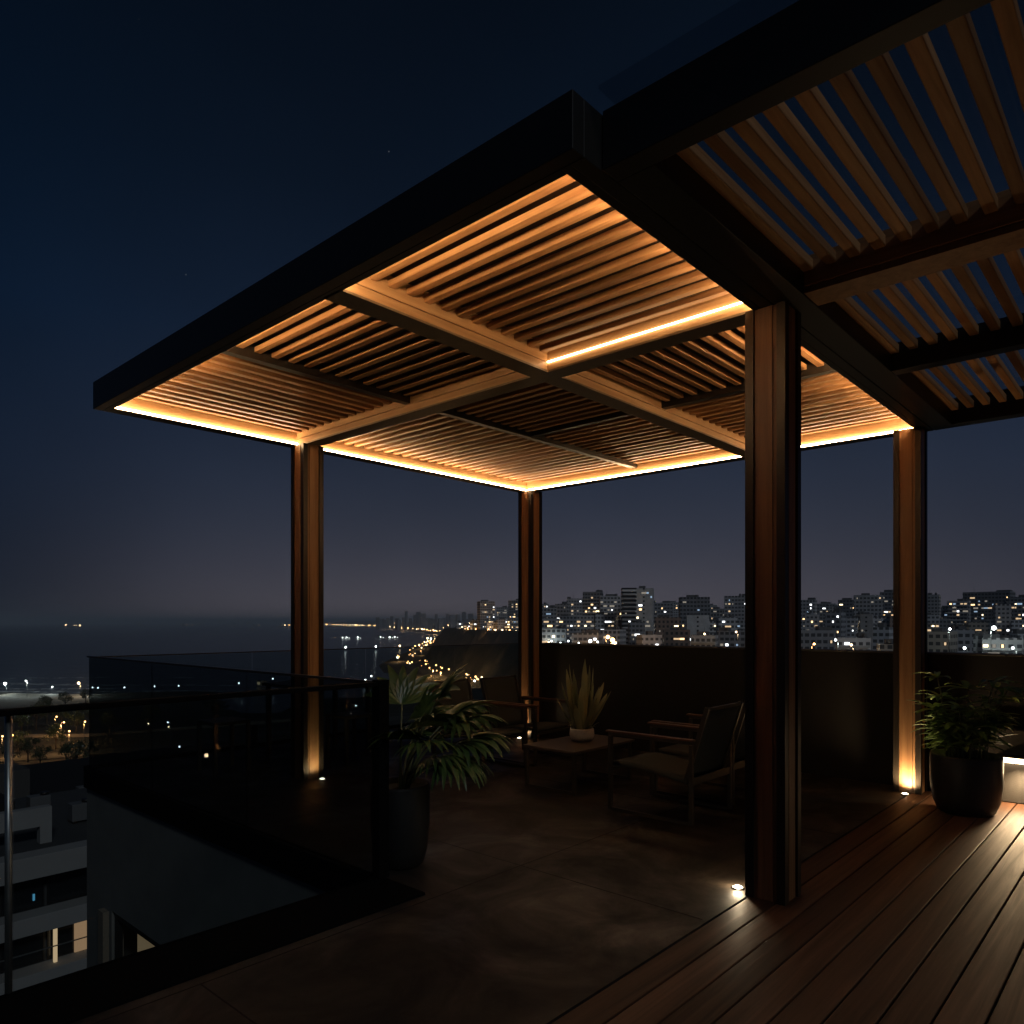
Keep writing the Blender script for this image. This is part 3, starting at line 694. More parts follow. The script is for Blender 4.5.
# park and beach at left: lamps placed on the ground
PARK = 'lamps in the park below'
for px, Y, k, h, lt, lab in ((61, 266, ORG, 9, 3400, 'orange park lamp on a tall pole at the middle of the lit road'), (69, 254, ORG, 7.5, 1800, 'warm park lamp nearest the glass corner, beside the lit road'), (11, 246, ORG, 7.5, 1800, 'warm park lamp at the left end of the lit road'), (2, 244, ORG, 7.5, 1200, 'warm park lamp at the very left picture edge'),
                      (55, 290, ORG, 8, 1500, 'orange park lamp further back behind the trees'), (84, 276, ORG, 8, 2200, 'orange park lamp by the road just left of the glass corner'),
                      (28, 300, WHT, 8, 0, 'small white lamp among the park trees')):
    X = (px-512)/FOC*Y; add_lamp(X, Y, land(X, Y), k, h, .28, lab, PARK, lt)
for px, Y, h, r, lt, lab in ((6, 610, 10, 1.1, 14000, 'white floodlight on the beach at the left picture edge'), (27, 600, 13, .5, 9000, 'tall thin floodlight mast on the beach'), (80, 605, 11, 1.0, 14000, 'bright floodlight on the beach beside the glass corner'), (52, 622, 6, .5, 8000, 'low white beach light between the two bright floodlights'), (92, 612, 5, .6, 5000, 'small beach light touching the glass corner')):
    X = (px-512)/FOC*Y; add_lamp(X, Y, land(X, Y), WHT if px != 80 else WRM, h, r, lab, 'floodlights on the beach', lt, 'floodlight')
for px, py, Y, k, lab in ((98, 699, 585, WHT, 'first white lamp right of the glass corner'), (124, 698, 590, WHT, 'brightest white lamp in the row seen through the dark glass'), (155, 697, 600, WHT, 'faint lamp in the middle of the row seen through the dark glass'), (178, 695, 605, WHT, 'white lamp at the right end of the row through the dark glass'),
                      (146, 724, 222, WRM, 'warm lamp low behind the dark glass, left of a pair'), (170, 722, 226, WHT, 'upper lamp of the close pair behind the dark glass'), (171, 727, 214, WRM, 'lower lamp of the close pair behind the dark glass'), (176, 747, 180, WHT, 'lone lamp low behind the dark glass near the slab edge'),
                      (238, 690, 640, WHT, 'lamp on a short mast left of the lit kiosk'), (272, 685, 690, WHT, 'lamp just right of the lit kiosk'), (337, 717, 230, WHT, 'greenish white lamp behind the glass right of the left post'), (355, 706, 260, WHT, 'wide white lamp behind the glass under the rail'), (365, 680, 700, WHT, 'lamp by the water left of the fan palm'), (372, 676, 740, WHT, 'mast lamp by the water close to the fan palm'),
                      (397, 661, 1100, WHT, 'bright white lamp at the water by the coast road'), (346, 650, 1550, WHT, 'white lamp at the water edge right of the left post'), (376, 649, 1600, WHT, 'small white lamp at the water edge, middle of the bay'), (400, 650, 1650, WRM, 'small warm lamp at the water edge near the road bend')):
    X = (px-512)/FOC*Y; h = 8; z = zat(py, Y)-h; g = land(X, Y)
    add_lamp(X, Y, z if z < g+9 and z > SEA-4 else max(g, SEA), k, h, max(.22, Y*.0011), lab + ' outside', 'lamps seen through the glass')
# lit kiosk on the shore
Xk, Yk = (262-512)/FOC*700, 700; kx, ky = cam2w(Xk, Yk)
kz = max(land(Xk, Yk), SEA+1)
kk = thing('kiosk', 'small lit beach kiosk seen through the glass left of the left post', 'kiosk', (kx, ky, kz))
boxes('wall', [(kx-3.5, kx+3.5, ky-3, ky+3, kz, kz+4.2)], plain('kiosk_wall', (.5, .42, .3), .8), kk); boxes('roof', [(kx-4.3, kx+4.3, ky-3.8, ky+3.8, kz+4.21, kz+4.7)], POLE, kk)
boxes('window', [(kx-3.56, kx-3.502, ky-2.4, ky+2.4, kz+1, kz+3.4)], emit('kiosk_light', (1, .75, .42), .5), kk)
# boats lying in the bay, ships on the horizon
def hull(bm, l, w_, h):
    prof = [(-.5, .7), (-.3, 1), (.1, 1), (.35, .7), (.5, .06)]; rr = []
    for t, s in prof: rr.append([bm.verts.new(p) for p in ((t*l, -w_/2*s, h*(1+.25*abs(t))), (t*l*.9, -w_/2*s*.7, -.3), (t*l*.9, w_/2*s*.7, -.3), (t*l, w_/2*s, h*(1+.25*abs(t))))])
    for a, b_ in zip(rr, rr[1:]):
        for k in range(4): bm.faces.new((a[k], a[(k+1) % 4], b_[(k+1) % 4], b_[k]))
    bm.faces.new(rr[0]); bm.faces.new(rr[-1][::-1])
HULLM = plain('hull_paint', (.25, .27, .28), .5)
def boat(px, Y, l, lab, cat, group, lamps):
    X = (px-512)/FOC*Y; x, y = cam2w(X, Y)
    t = thing(cat.replace(' ', '_'), lab, cat, (0, 0, 0), group)
    bm = B(); hull(bm, l, l*.25, l*.1); mk('hull', bm, HULLM, t)
    boxes('cabin', [(-l*.42, -l*.2, -l*.08, l*.08, l*.1, l*.26)], HULLM, t)
    for q, (dx, hz, r, m) in enumerate(lamps):
        bm = B(); bmesh.ops.create_uvsphere(bm, u_segments=8, v_segments=6, radius=r, matrix=Matrix.Translation((dx*l, 0, hz))); mk('deck_lamp', bm, m, t)
    t.location = (x, y, SEA); t.rotation_euler = (0, 0, -R(47.8)+rnd.uniform(-.3, .3))
for px, Y, lab in ((344, 2620, 'lit boat at anchor, left one of a close pair right of the left post'), (348, 2660, 'lit boat at anchor, right one of a close pair right of the left post'), (359, 2640, 'lone lit boat at anchor in the bay between the pairs'), (382, 2700, 'lit boat left of the brightest boats in the bay'), (391, 2680, 'bright lit boat in the middle of the bay'), (396, 2740, 'bright lit boat next to the middle boat of the bay'), (429, 2500, 'brightest lit boat close to the headland')):
    boat(px, Y, 16, lab, 'boat', 'boats lying in the bay', [(-.3, 6, 2.3 if px in (359, 391) else 1.7, WHT), (.3, 4, .8, WHT)] if px != 429 else [(-.3, 6, 3.2, WRM), (.4, 5, 2.2, WHT)])
boat(73, 9000, 170, 'ship far out at sea with two bright lights on the left horizon', 'ship', 'ships on the horizon', [(-.5, 22, 11, WRM), (.5, 20, 9, WRM), (.1, 18, 4, WRM), (.25, 18, 4, WRM)])
DIM = emit('faint_lamp', (.8, .6, .45), .6, False)
boat(187, 10500, 170, 'faintly lit ship on the horizon left of the left post', 'ship', 'ships on the horizon', [(-.5, 20, 8, DIM), (0, 20, 8, DIM), (.5, 20, 8, DIM)])
boat(257, 10500, 120, 'faintest ship on the horizon close to the left post', 'ship', 'ships on the horizon', [(.2, 20, 8, DIM), (-.3, 20, 6, DIM)])
boat(285, 9500, 150, 'warmly lit ship on the horizon touching the left post', 'ship', 'ships on the horizon', [(-.4, 20, 7, ORG), (0, 20, 7, WRM), (.4, 20, 8, ORG)])
# park trees
def make_tree(seed):
    q = random.Random(seed); t = thing('tree', '', 'tree', (0,0,0), 'trees in the park below')
    bm = B(); h = 7.5; tube(bm, [(0,0,0), (.1,.05,1.6), (.0,.2,3.4), (.2,.1,5.6)], [.28, .22, .16, .07], 7)
    tips = []
    for k in range(9):
        a = k*2.4; r = q.uniform(1.2, 2.8); z = q.uniform(3.6, 6.6); p = Vector((math.cos(a)*r, math.sin(a)*r, z)); tips.append((p, q.uniform(1.0, 1.9)))
        tube(bm, [(.05, .1, 2.2+.2*k % 2), tuple(p*.55+Vector((0,0,.4*z*.5))), tuple(p)], [.1, .06, .02], 5)
    tips.append((Vector((.1, 0, 6.9)), 1.4)); mk('trunk', bm, BARK, t)
    bm = B()
    for p, r in tips:
        for k in range(95):
            v = Vector((q.gauss(0,1), q.gauss(0,1), q.gauss(0,.8))).normalized()*r*q.random()**.45; c = p+v
            n = Vector((q.gauss(0,1), q.gauss(0,1), q.gauss(.6,1))).normalized(); s = n.orthogonal().normalized(); u = n.cross(s); z = q.uniform(.16, .34)
            bm.faces.new([bm.verts.new(c+s*z*a+u*z*b_*.6) for a, b_ in ((-1,0),(0,-1),(1,0),(0,1))])
    mk('crown', bm, LEAF_T, t); return t
t0, t1 = make_tree(1), make_tree(2); first = [True, True]
for i, (px, Y, s, lab) in enumerate(((22, 300, 1.2, 'dark tree behind the lit road, leftmost of the park'), (36, 310, 1.4, 'large dark tree behind the lit road, second from the left'), (47, 330, 1.3, 'dark tree below the beach mast'), (62, 315, 1.3, 'dark tree behind the tall orange park lamp'), (76, 300, 1.2, 'dark tree right of the tall orange park lamp'), (91, 312, 1.4, 'dark tree against the glass corner, far side of the road'),
                              (44, 470, 1.6, 'big tree at the beach between mast and floodlight'), (66, 500, 1.5, 'round tree at the beach left of the bright floodlight'), (86, 540, 1.5, 'tree beside the bright beach floodlight'), (66, 236, .8, 'small tree in front of the lit road'), (88, 240, .9, 'small tree by the road close to the glass corner'), (40, 228, .9, 'lone tree in front of the lit road below the tall park lamp'), (76, 226, 1.1, 'tree in front of the lit road, right of the tall park lamp'), (28, 238, 1.0, 'small tree on the near side of the lit road, left part'), (56, 262, 1.1, 'tree on the lit road verge beside the tall park lamp'), (18, 256, 1.0, 'tree on the far verge at the left end of the road'), (10, 232, .9, 'tree in front of the lit road at the left edge'), (110, 290, 1.3, 'dark tree seen through the glass, first from the corner'), (150, 300, 1.4, 'dark tree seen through the glass, behind the lamp pair'), (215, 330, 1.4, 'dark tree seen through the glass, left of the kiosk'), (395, 420, 1.5, 'dark tree above the fan palm, below the winding road'), (378, 520, 1.4, 'dark tree by the water above the fan palm'))):
    src = t0 if i % 2 == 0 else t1; k = i % 2
    o = src if first[k] else dup(src); first[k] = False
    X = (px-512)/FOC*Y; x, y = cam2w(X, Y); o.location = (x, y, land(X, Y)-.1); o.scale = (s, s, s*rnd.uniform(.9, 1.1)); o.rotation_euler = (0, 0, rnd.uniform(0, 6)); o['label'] = lab
# neighbouring apartment building below at left
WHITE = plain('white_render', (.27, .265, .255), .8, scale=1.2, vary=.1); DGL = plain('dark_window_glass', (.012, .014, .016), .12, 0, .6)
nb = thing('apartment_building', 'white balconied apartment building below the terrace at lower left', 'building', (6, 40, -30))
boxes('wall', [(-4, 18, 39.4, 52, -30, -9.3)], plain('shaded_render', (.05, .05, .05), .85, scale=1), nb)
for z0, z1 in ((-10.27, -9.25), (-12.78, -11.98), (-15.2, -14.55), (-18.0, -17.3)): boxes('balcony', [(-4, 18, 38.3, 39.398, z0, z1)], WHITE, nb, .02)
for z0, z1 in ((-11.97, -10.28), (-14.54, -12.79)):
    for b0 in (7.2, 9.05, 10.9, 12.75):
        w_ = boxes('window', [(b0, b0+1.72, 39.30, 39.396, z0+.08, z0+.14), (b0, b0+1.72, 39.30, 39.396, z1-.06, z1-.0), (b0, b0+.06, 39.30, 39.396, z0+.14, z1-.06), (b0+1.66, b0+1.72, 39.30, 39.396, z0+.14, z1-.06)], DARKM, nb)
        boxes('pane', [(b0+.061, b0+1.659, 39.34, 39.38, z0+.141, z1-.061)], DGL, w_)
for z0 in (-14.54, -17.29):
    rl = B(); bar(rl, (4, 38.4, z0+.95), (18, 38.4, z0+.95), .05); mk('railing', rl, STEEL, nb)
boxes('glowing_pillar', [(11.02, 11.16, 38.75, 38.9, -14.5, -12.85)], emit('lit_column', (1, .72, .42), .42), nb)  # pillar is no lamp, the light falling on it is put in as emission
boxes('lit_panel', [(12.02, 12.6, 39.2, 39.29, -14.5, -12.9)], emit('lit_room', (1, .62, .34), .22), nb)
boxes('screen', [(10.3, 10.38, 39.25, 39.29, -11.55, -11.25)], emit('screen_glow', (.12, .5, .8), .35), nb)
boxes('roof_frame', [(-2, 11.4, 40.4, 40.9, -8.45, -7.55), (10.9, 11.4, 40.4, 40.9, -9.29, -8.451)], WHITE, nb)
boxes('roof_house', [(2, 11.0, 45, 50, -9.29, -8.0)], RENDERW, nb)
nb2 = thing('low_building', 'dark flat roofed building between the white apartment block and the park', 'building', (12, 66, -44))
boxes('wall', [(2, 34, 60, 82, -44, -12.7)], plain('dark_wall', (.07, .07, .07), .9, scale=.6), nb2); boxes('roof', [(1.8, 34.2, 59.8, 82.2, -12.69, -12.4)], RENDERW, nb2); boxes('roof_house', [(9, 16.6, 64, 68, -12.39, -9.7)], GREYR, nb2)

HZ = 0.00012
hm = bpy.data.materials.new('evening_haze'); hm.use_nodes = True; hm.node_tree.nodes.clear()
ho = hm.node_tree.nodes.new('ShaderNodeOutputMaterial'); hv = hm.node_tree.nodes.new('ShaderNodeVolumePrincipled')
hv.inputs['Color'].default_value = (.72, .86, 1.0, 1); hv.inputs['Density'].default_value = HZ; hm.node_tree.links.new(hv.outputs[0], ho.inputs['Volume'])
struct(boxes('haze', [(-33000, 33000, -33000, 33000, -68, 110)], hm), 'stuff')
for x_, y_, lab in ((12.6, 47, 'boxy air conditioning unit on the white apartment block roof'), (13.6, 43.5, 'small vent box on the white apartment block roof'), (20, 63, 'air conditioning unit on the low flat roof')):
    z_ = -9.29 if y_ < 52 else -12.39
    ac = thing('roof_unit', lab, 'roof unit', (x_, y_, z_)); boxes('casing', [(x_-.5, x_+.5, y_-.4, y_+.4, z_+.1, z_+1.0)], POLE, ac, .03)
    boxes('foot', [(x_-.45, x_-.35, y_-.4, y_+.4, z_, z_+.099)], DARKM, ac); boxes('foot', [(x_+.35, x_+.45, y_-.4, y_+.4, z_, z_+.099)], DARKM, ac)
    bm = B(); tube(bm, [(x_+.3, y_, z_+1.0), (x_+.3, y_, z_+1.15)], .22, 14); mk('fan_cowl', bm, DARKM, ac)
# ------------------------------------------------------------------ the city skyline
def facade(name, col, fw, fh, ww, wh, glassc=(.02, .022, .026)):
    m, nt, b = new_mat(name); N = nt.nodes.new; L = nt.links.new
    tc = N('ShaderNodeTexCoord'); s = N('ShaderNodeSeparateXYZ'); L(tc.outputs['Object'], s.inputs[0])
    def mt(op, a, c=None):
        n = N('ShaderNodeMath'); n.operation = op
        for i, v in enumerate((a, c)):
            if v is None: continue
            if isinstance(v, (int, float)): n.inputs[i].default_value = v
            else: L(v, n.inputs[i])
        return n.outputs[0]
    u = mt('FRACT', mt('DIVIDE', mt('ADD', mt('ADD', s.outputs[0], s.outputs[1]), 500), fw)); v = mt('FRACT', mt('DIVIDE', s.outputs[2], fh))
    mk_ = mt('MULTIPLY', mt('MULTIPLY', mt('LESS_THAN', u, ww), mt('LESS_THAN', mt('ABSOLUTE', mt('SUBTRACT', v, .5)), wh/2)), 1)
    n = N('ShaderNodeTexNoise'); n.inputs['Scale'].default_value = .25; n.inputs['Detail'].default_value = 6; L(tc.outputs['Object'], n.inputs['Vector'])
    cr = N('ShaderNodeValToRGB'); cr.color_ramp.elements[0].position = .3; cr.color_ramp.elements[1].position = .7
    cr.color_ramp.elements[0].color = (*[c*.72 for c in col], 1); cr.color_ramp.elements[1].color = (*col, 1); L(n.outputs['Fac'], cr.inputs[0])
    mx = N('ShaderNodeMix'); mx.data_type = 'RGBA'; L(mk_, mx.inputs[0]); L(cr.outputs[0], mx.inputs[6]); mx.inputs[7].default_value = (*glassc, 1)
    oi = N('ShaderNodeObjectInfo'); mr = N('ShaderNodeMapRange'); mr.inputs[3].default_value = .62; mr.inputs[4].default_value = 1.15; L(oi.outputs['Random'], mr.inputs[0])
    vs = N('ShaderNodeVectorMath'); vs.operation = 'SCALE'; L(mx.outputs[2], vs.inputs[0]); L(mr.outputs[0], vs.inputs['Scale']); L(vs.outputs[0], b.inputs['Base Color'])
    b.inputs['Roughness'].default_value = .75; b.inputs['Specular IOR Level'].default_value = .2
    return m
FW, FH = 2.6, 3.0
FAC = [facade('facade_white', (.70, .70, .72), FW, FH, .58, .45, (.10, .10, .11)), facade('facade_cream', (.62, .57, .50), FW, FH, .62, .48, (.09, .09, .09)), facade('facade_grey', (.58, .60, .64), FW, FH, .66, .5, (.09, .095, .10)),
       facade('facade_dark', (.40, .42, .46), FW, FH, .7, .5, (.07, .075, .085)), facade('facade_brick', (.42, .32, .27), FW, FH, .5, .5, (.06, .06, .06)), facade('facade_bands', (.80, .80, .80), FW*40, FH, 1.1, .52), facade('facade_blank', (.70, .70, .70), FW*4, FH, .12, .4)]
WIN = [emit('window_warm', (1, .64, .30), 2.4, False), emit('window_yellow', (1, .80, .45), 3.6, False), emit('window_white', (.95, .98, 1), 2.6, False), emit('window_dim', (1, .7, .4), .7, False), emit('window_cool', (.5, .72, 1), .5, False), emit('window_faint', (.9, .8, .65), .24, False)]
WM = []
for m in WIN:
    bm = B(); box(bm, -.75, .75, -.06, .04, -.65, .65); me = bpy.data.meshes.new('window'); bm.to_mesh(me); bm.free(); me.materials.append(m); WM.append(me)
COLN = ['white', 'cream', 'grey', 'dark', 'brick', 'white banded', 'pale blank']
ROOFM = plain('roof_top', (.12, .12, .125), .9, scale=.5)
blds = []
def building(x0, x1, yt, Y, f, lit=.09, rot=None, base=None, roof=True, bal=False, dep=None):
    X = ((x0+x1)/2-512)/FOC*Y; w_ = (x1-x0)/FOC*Y; zt = zat(yt, Y); zb = base if base is not None else land(X, Y)-1
    n_u = max(2, int(w_/FW)); w_ = max(w_, 5); d_ = dep or max(9, min(18, w_*.8)); x, y = cam2w(X, Y)
    rot = rnd.uniform(-.28, .28) if rot is None else rot
    k = math.cos(rot); ww_ = max(4, (w_ - abs(math.sin(rot))*d_*.6)/1)
    lit *= 2.5; bal = bal or (rnd.random() < .22 and Y < 660); t = thing('city_building', '', 'building', (0, 0, 0), 'buildings of the skyline'); H_ = zt-zb
    hh = H_ - (2.4 if roof else 0)
    boxes('wall', [(-ww_/2, ww_/2, 0, d_, 0, hh), (-ww_/2, ww_/2, 0, .3, hh+.001, hh+.9), (-ww_/2, ww_/2, d_-.3, d_, hh+.001, hh+.9), (-ww_/2, -ww_/2+.3, .301, d_-.301, hh+.001, hh+.9), (ww_/2-.3, ww_/2, .301, d_-.301, hh+.001, hh+.9)], FAC[f], t)
    if roof:
        rw = rnd.uniform(.2, .5)*ww_; rx_ = rnd.uniform(-.5, .5)*(ww_-rw)
        boxes('roof_house', [(rx_-rw/2, rx_+rw/2, d_*.3, d_*.75, hh+.002, hh+rnd.uniform(2.2, 2.9))], ROOFM, t)
        if rnd.random() < .5:
            bm = B(); q = rnd.uniform(-.4, .4)*ww_; lathe(bm, [(.9, 0), (.95, .1), (.95, 1.5), (.4, 1.9)], 10, (q, d_*.2, hh+.9)); mk('water_tank', bm, ROOFM, t)
        if rnd.random() < .35:
            bm = B(); q = rnd.uniform(-.4, .4)*ww_; tube(bm, [(q, d_*.5, hh), (q, d_*.5, hh+rnd.uniform(5, 9))], [.14, .05], 4); mk('antenna', bm, POLE, t)
    nf = int(hh/FH); vis = max(0, int(( -12 - zb)/FH))
    if bal:
        for fl in range(max(vis, nf-14), nf): boxes('balcony', [(-ww_/2+.4, ww_/2-.4, -1.1, -.001, fl*FH-.1, fl*FH+.75)], FAC[6], t)
    cnt = 0
    cols = max(1, int(ww_/FW)); 
    for fl in range(vis, nf):
        for c in range(-cols//2-1, cols//2+2):
            # cell centre on the facade grid (windows sit where the facade has its glazing)
            xx = c*FW - (500 % FW) + FW*.31
            if abs(xx) > ww_/2-.85 or rnd.random() > lit: continue
            if cnt >= 60: break
            o = bpy.data.objects.new('window', rnd.choices(WM, (22, 12, 16, 40, 10, 45))[0]); COL.objects.link(o); o.parent = t
            o.location = (xx, -.02 if not bal else -.03, fl*FH+FH*.5); o.scale = (rnd.choice((.5, .7, 1, 1, 1.2, 1.7, 2.4)), 1, rnd.uniform(.7, 1.05)); cnt += 1
    sgn = 1 if rot < 0 else -1
    for fl in range(vis, nf):
        for c in range(0, int(d_/FW)):
            if rnd.random() > lit*.7: continue
            o = bpy.data.objects.new('window', rnd.choices(WM, (22, 12, 16, 40, 10, 45))[0]); COL.objects.link(o); o.parent = t
            o.location = (-sgn*ww_/2 + sgn*.02, 1.5+c*FW, fl*FH+FH*.5); o.rotation_euler = (0, 0, R(90)*(-1 if sgn > 0 else 1)); o.scale = (.8, 1, .9)
    t.location = (x, y, zb); t.rotation_euler = (0, 0, -R(47.8) - math.atan2(X, Y) + rot)
    blds.append((t, (x0+x1)/2, yt, Y, f)); return t
# principal towers, left to right
for a in ((479, 496, 600, 900, 3, .16), (495, 508, 606, 960, 2, .14), (507, 522, 599, 880, 3, .14),
          (541, 556, 606, 560, 3, .16), (554, 569, 602, 600, 2, .13), (567, 583, 597, 700, 3, .06), (582, 602, 590, 640, 3, .07), (600, 624, 594, 560, 2, .16),
          (652, 672, 601, 620, 3, .04), (655, 681, 615, 470, 4, .06), (680, 710, 595, 560, 3, .06), (708, 728, 607, 640, 2, .06), (724, 748, 594, 600, 3, .14), (718, 738, 615, 450, 2, .06),
          (800, 815, 598, 620, 2, .14), (814, 828, 602, 680, 3, .07), (826, 842, 606, 700, 2, .08), (824, 842, 609, 430, 3, .10), (838, 857, 598, 640, 3, .06), (855, 882, 593, 560, 2, .07), (880, 899, 590, 620, 3, .13),
          (926, 939, 593, 640, 2, .09), (937, 950, 606, 680, 3, .07), (948, 968, 599, 600, 3, .10), (964, 1008, 590, 640, 3, .08), (996, 1011, 602, 520, 0, .06), (1009, 1030, 595, 600, 3, .12), (1030, 1060, 600, 600, 2, .1)):
    building(*a)
building(687, 709, 613, 500, 6, .03, .05); building(861, 872, 612, 500, 6, .05, -.05)
building(622, 637, 589, 528, 5, .05, .12, bal=True, roof=False); building(635, 653, 586, 535, 6, .06, -.1)
# lower fore row just above the parapet
for a in ((541, 566, 626, 400, 2, .14), (570, 600, 630, 380, 3, .12), (598, 622, 627, 420, 2, .14), (640, 664, 632, 380, 0, .06), (664, 690, 627, 400, 4, .08), (690, 716, 632, 360, 2, .08), (716, 748, 628, 380, 3, .14),
          (800, 838, 627, 330, 3, .08), (838, 870, 634, 300, 0, .05), (872, 890, 624, 340, 2, .08), (880, 900, 640, 260, 1, .12), (926, 950, 628, 300, 1, .05), (946, 975, 626, 320, 2, .05), (973, 988, 632, 280, 3, .1), (985, 1020, 634, 270, 0, .06), (1018, 1050, 630, 280, 2, .08)):
    building(*a, dep=14)
# dim farther rows that fill the gaps
xx = 540
while xx < 1030:
    w_ = rnd.uniform(9, 20)
    if not (735 < xx < 800): building(xx, xx+w_, rnd.uniform(600, 613), rnd.uniform(800, 1000), rnd.choice((2, 3, 3)), .08)
    xx += w_*.92
xx = 540
while xx < 1030:
    w_ = rnd.uniform(12, 24)
    if not (735 < xx < 800): building(xx, xx+w_, rnd.uniform(611, 624), rnd.uniform(480, 560), rnd.choice((0, 1, 2, 3, 4)), .10)
    xx += w_*.95
# buildings along the headland top and hazy ones across the bay
for x0, x1, yt, Y in ((456, 464, 621, 1040), (463, 471, 623, 960), (470, 481, 619, 930), (497, 511, 618, 840), (510, 524, 616, 820), (486, 499, 621, 850)): building(x0, x1, yt, Y, rnd.choice((2, 3)), .14)
hazy = []
for i in range(26):
    px = 376 + i*3.7 + rnd.uniform(-1, 1); Y = rnd.uniform(3600, 5600); hazy.append(building(px, px+rnd.uniform(2.5, 5.5), rnd.uniform(611, 619) if px > 400 else rnd.uniform(615, 620), Y, 3, 0, base=SEA+20, roof=False))
zones = [(0, 476, 'across the bay, hazy'), (476, 530, 'on the headland'), (530, 748, 'between far and near posts'), (748, 900, 'between near and right posts'), (900, 9999, 'right of the right post')]
ORD = ['first', 'second', 'third', 'fourth', 'fifth', 'sixth', 'seventh', 'eighth', 'ninth', 'tenth', 'eleventh', 'twelfth', 'thirteenth', 'fourteenth', 'fifteenth', 'sixteenth', 'seventeenth', 'eighteenth', 'nineteenth', 'twentieth'] + ['%dth' % k for k in range(21, 60)]
for lo, hi, zn in zones:
    for rown, test in (('low fore', lambda Y: Y < 432), ('nearer', lambda Y: 432 <= Y < 565), ('middle', lambda Y: 565 <= Y < 760), ('far', lambda Y: 760 <= Y < 2000), ('distant', lambda Y: Y >= 2000)):
        g = sorted([q for q in blds if lo <= q[1] < hi and test(q[3])], key=lambda q: q[1])
        for k, (t, px, yt, Y, f) in enumerate(g):
            t['label'] = '%s block, %s from left in the %s row %s' % (COLN[f], ORD[k], rown, zn)
            if zn.startswith('across'): t['group'] = 'hazy blocks across the bay'
# street lights glowing between the city blocks
for i, (px, py, Y, k, lt) in enumerate(((590, 641, 360, WHT, 0), (578, 643, 372, WHT, 0), (611, 640, 350, ORG, 4000), (606, 637, 356, ORG, 3000), (614, 644, 345, WRM, 2500), (598, 642, 352, WHT, 0), (547, 642, 400, WRM, 1500), (562, 643, 385, WHT, 0), (552, 641, 395, WHT, 1000), (570, 641, 380, WHT, 0), (991, 628, 262, WHT, 1600), (706, 634, 345, WRM, 0), (738, 632, 340, WRM, 1200), (838, 640, 270, WHT, 700), (853, 645, 262, WRM, 600), (812, 644, 280, ORG, 900), (949, 629, 262, WHT, 500), (1016, 648, 240, WHT, 500), (967, 648, 240, WHT, 0),
                                  (488, 629, 830, ORG, 4000), (496, 630, 826, WRM, 0), (468, 628, 930, ORG, 4000), (475, 629, 900, ORG, 0), (462, 627, 990, WRM, 0), (509, 630, 800, ORG, 4000), (516, 631, 800, WRM, 0), (503, 630, 810, WRM, 0))):
    X = (px-512)/FOC*Y; add_lamp(X, Y, zat(py, Y)-9, k, 9, {611: 1.1, 606: .9, 590: .8, 991: .75}.get(px, .42 if Y < 450 else .7), 'city street lamp at %s, number of lights beside it similar' % px if False else ('one of the street lamps shining between the city blocks' if px > 530 else 'one of the street lamps along the headland top'), 'street lamps between the city blocks' if px > 530 else 'street lamps on the headland', lt)

# ------------------------------------------------------------------ night sky, added facade fill sun, camera
wd = bpy.data.worlds.new('World'); scene.world = wd; wd.use_nodes = True
nt = wd.node_tree; nt.nodes.clear(); N = nt.nodes.new; L = nt.links.new
out = N('ShaderNodeOutputWorld'); bg = N('ShaderNodeBackground'); L(bg.outputs[0], out.inputs[0])
tc = N('ShaderNodeTexCoord'); sp = N('ShaderNodeSeparateXYZ'); L(tc.outputs['Generated'], sp.inputs[0])
cr = N('ShaderNodeValToRGB'); el = cr.color_ramp.elements
stops = [(0, (.0040, .0072, .0150)), (.07, (.0054, .0092, .0192)), (.18, (.0050, .0102, .0232)), (.35, (.0021, .0074, .0200)), (.5, (.0011, .0043, .0115)), (.66, (.0007, .0026, .0066))]
el[0].position = 0; el[0].color = (*stops[0][1], 1); el[1].position = stops[-1][0]; el[1].color = (*stops[-1][1], 1)
for p, c in stops[1:-1]: e = el.new(p); e.color = (*c, 1)
L(sp.outputs[2], cr.inputs[0])
def math_(op, a=None, b_=None, clamp=False):
    n = N('ShaderNodeMath'); n.operation = op; n.use_clamp = clamp
    for i, v in enumerate((a, b_)):
        if v is None: continue
        if isinstance(v, (int, float)): n.inputs[i].default_value = v
        else: L(v, n.inputs[i])
    return n.outputs[0]
# light pollution over the city: strongest low down, around the bearing of the bay
ga = cam2w(math.sin(R(6)), math.cos(R(6)))
hx = math_('ADD', math_('MULTIPLY', sp.outputs[0], ga[0]), math_('MULTIPLY', sp.outputs[1], ga[1]))
hl = math_('SQRT', math_('ADD', math_('MULTIPLY', sp.outputs[0], sp.outputs[0]), math_('MULTIPLY', sp.outputs[1], sp.outputs[1])))
az = N('ShaderNodeMapRange'); az.interpolation_type = 'SMOOTHSTEP'; az.inputs[1].default_value = .70; az.inputs[2].default_value = .985; L(math_('DIVIDE', hx, hl), az.inputs[0])
zz = math_('MAXIMUM', sp.outputs[2], 0)
fall = math_('EXPONENT', math_('MULTIPLY', zz, -6.0)); low = math_('EXPONENT', math_('MULTIPLY', zz, -17.0))
def scaled(col, f):
    v = N('ShaderNodeVectorMath'); v.operation = 'SCALE'; v.inputs[0].default_value = col; L(f, v.inputs['Scale']); return v.outputs[0]
def vadd(a, b_):
    v = N('ShaderNodeVectorMath'); L(a, v.inputs[0]); L(b_, v.inputs[1]); return v.outputs[0]
tot = vadd(vadd(cr.outputs[0], scaled((.031, .0345, .0455), math_('MULTIPLY', fall, az.outputs[0]))), scaled((.050, .031, .0235), math_('MULTIPLY', low, az.outputs[0])))
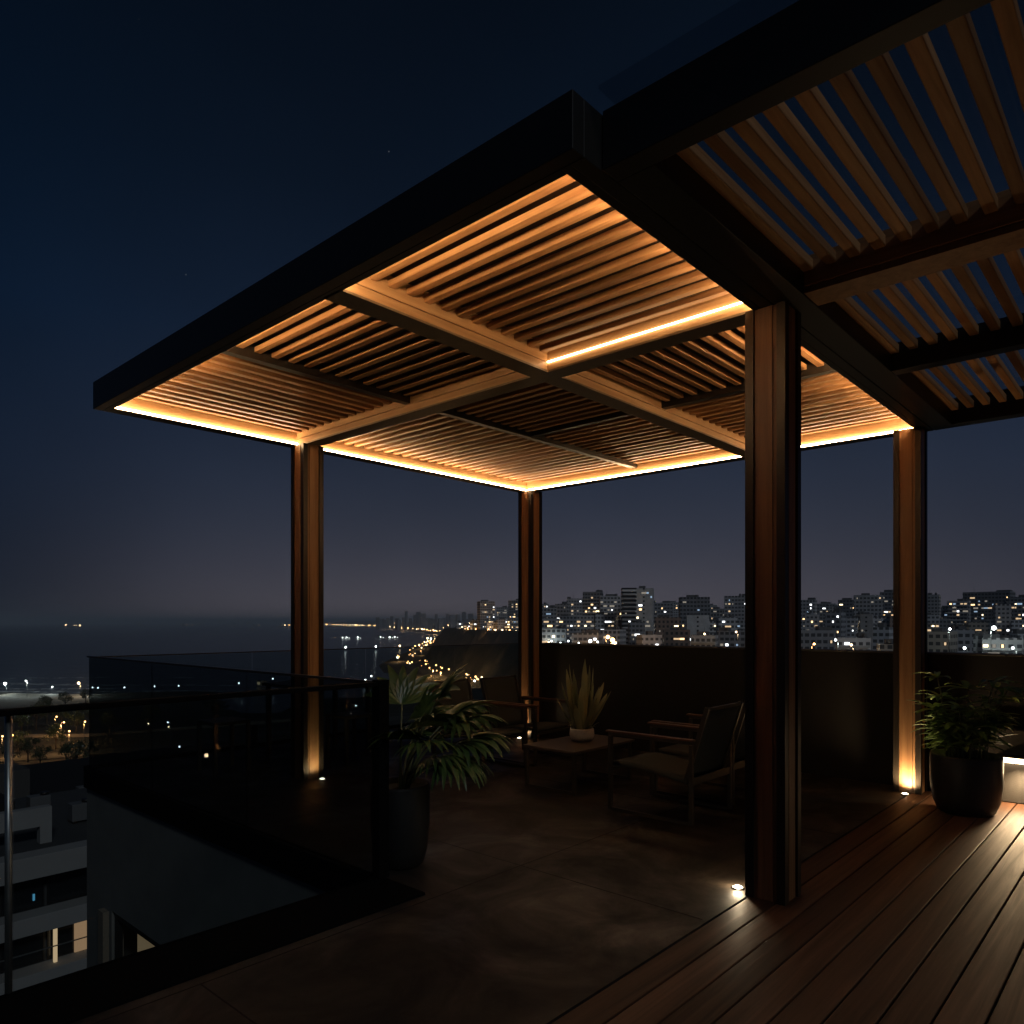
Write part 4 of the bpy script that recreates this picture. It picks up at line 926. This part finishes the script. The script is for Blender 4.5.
# faint stars and a trace of thin cloud
vo = N('ShaderNodeTexVoronoi'); vo.inputs['Scale'].default_value = 34; L(tc.outputs['Generated'], vo.inputs['Vector'])
sx_ = N('ShaderNodeSeparateXYZ'); L(vo.outputs['Color'], sx_.inputs[0])
star = math_('MULTIPLY', math_('MULTIPLY', math_('LESS_THAN', vo.outputs['Distance'], .022), math_('GREATER_THAN', sx_.outputs[0], .62)), math_('MULTIPLY', math_('GREATER_THAN', sp.outputs[2], .22), .06))
nz = N('ShaderNodeTexNoise'); nz.inputs['Scale'].default_value = 2.6; nz.inputs['Detail'].default_value = 4; L(tc.outputs['Generated'], nz.inputs['Vector'])
cl = N('ShaderNodeMapRange'); cl.inputs[1].default_value = .3; cl.inputs[2].default_value = .7; cl.inputs[3].default_value = .88; cl.inputs[4].default_value = 1.12; L(nz.outputs['Fac'], cl.inputs[0])
tv = N('ShaderNodeVectorMath'); tv.operation = 'SCALE'; L(tot, tv.inputs[0]); L(cl.outputs[0], tv.inputs['Scale'])
tot = vadd(tv.outputs[0], scaled((.9, .95, 1), star))
L(tot, bg.inputs[0]); bg.inputs[1].default_value = 1.0
sun = lamp('facade_fill', 'SUN', (0, 0, 30), .27, (.86, .93, 1.0), angle=R(9))  # added sun, no moon in view, brightens the city facades
mx_, my_ = cam2w(-.45, .8)     # light travels ahead and to the left, from behind the right shoulder
sun.rotation_euler = Vector((mx_, my_, -.62)).to_track_quat('-Z', 'Y').to_euler()

cam = bpy.data.cameras.new('Camera'); co = bpy.data.objects.new('Camera', cam); COL.objects.link(co); scene.camera = co
cam.sensor_width = 36; cam.lens = FOC/1024*36; cam.shift_y = 110/1024; cam.clip_start = .05; cam.clip_end = 60000
co.location = (0, 0, EYE); co.rotation_euler = (R(90), 0, YAW - R(90))
scene.view_settings.view_transform = 'Standard'; scene.view_settings.look = 'None'; scene.view_settings.exposure = 0.25; scene.view_settings.gamma = 1
scene.render.engine = 'CYCLES'
cy = scene.cycles; cy.use_denoising = True; cy.max_bounces = 7; cy.diffuse_bounces = 4; cy.glossy_bounces = 4; cy.transparent_max_bounces = 16
cy.sample_clamp_indirect = 4.0; cy.caustics_reflective = False; cy.caustics_refractive = False; cy.use_light_tree = True
for o in list(bpy.data.objects):
    if '_w' in o: del o['_w']
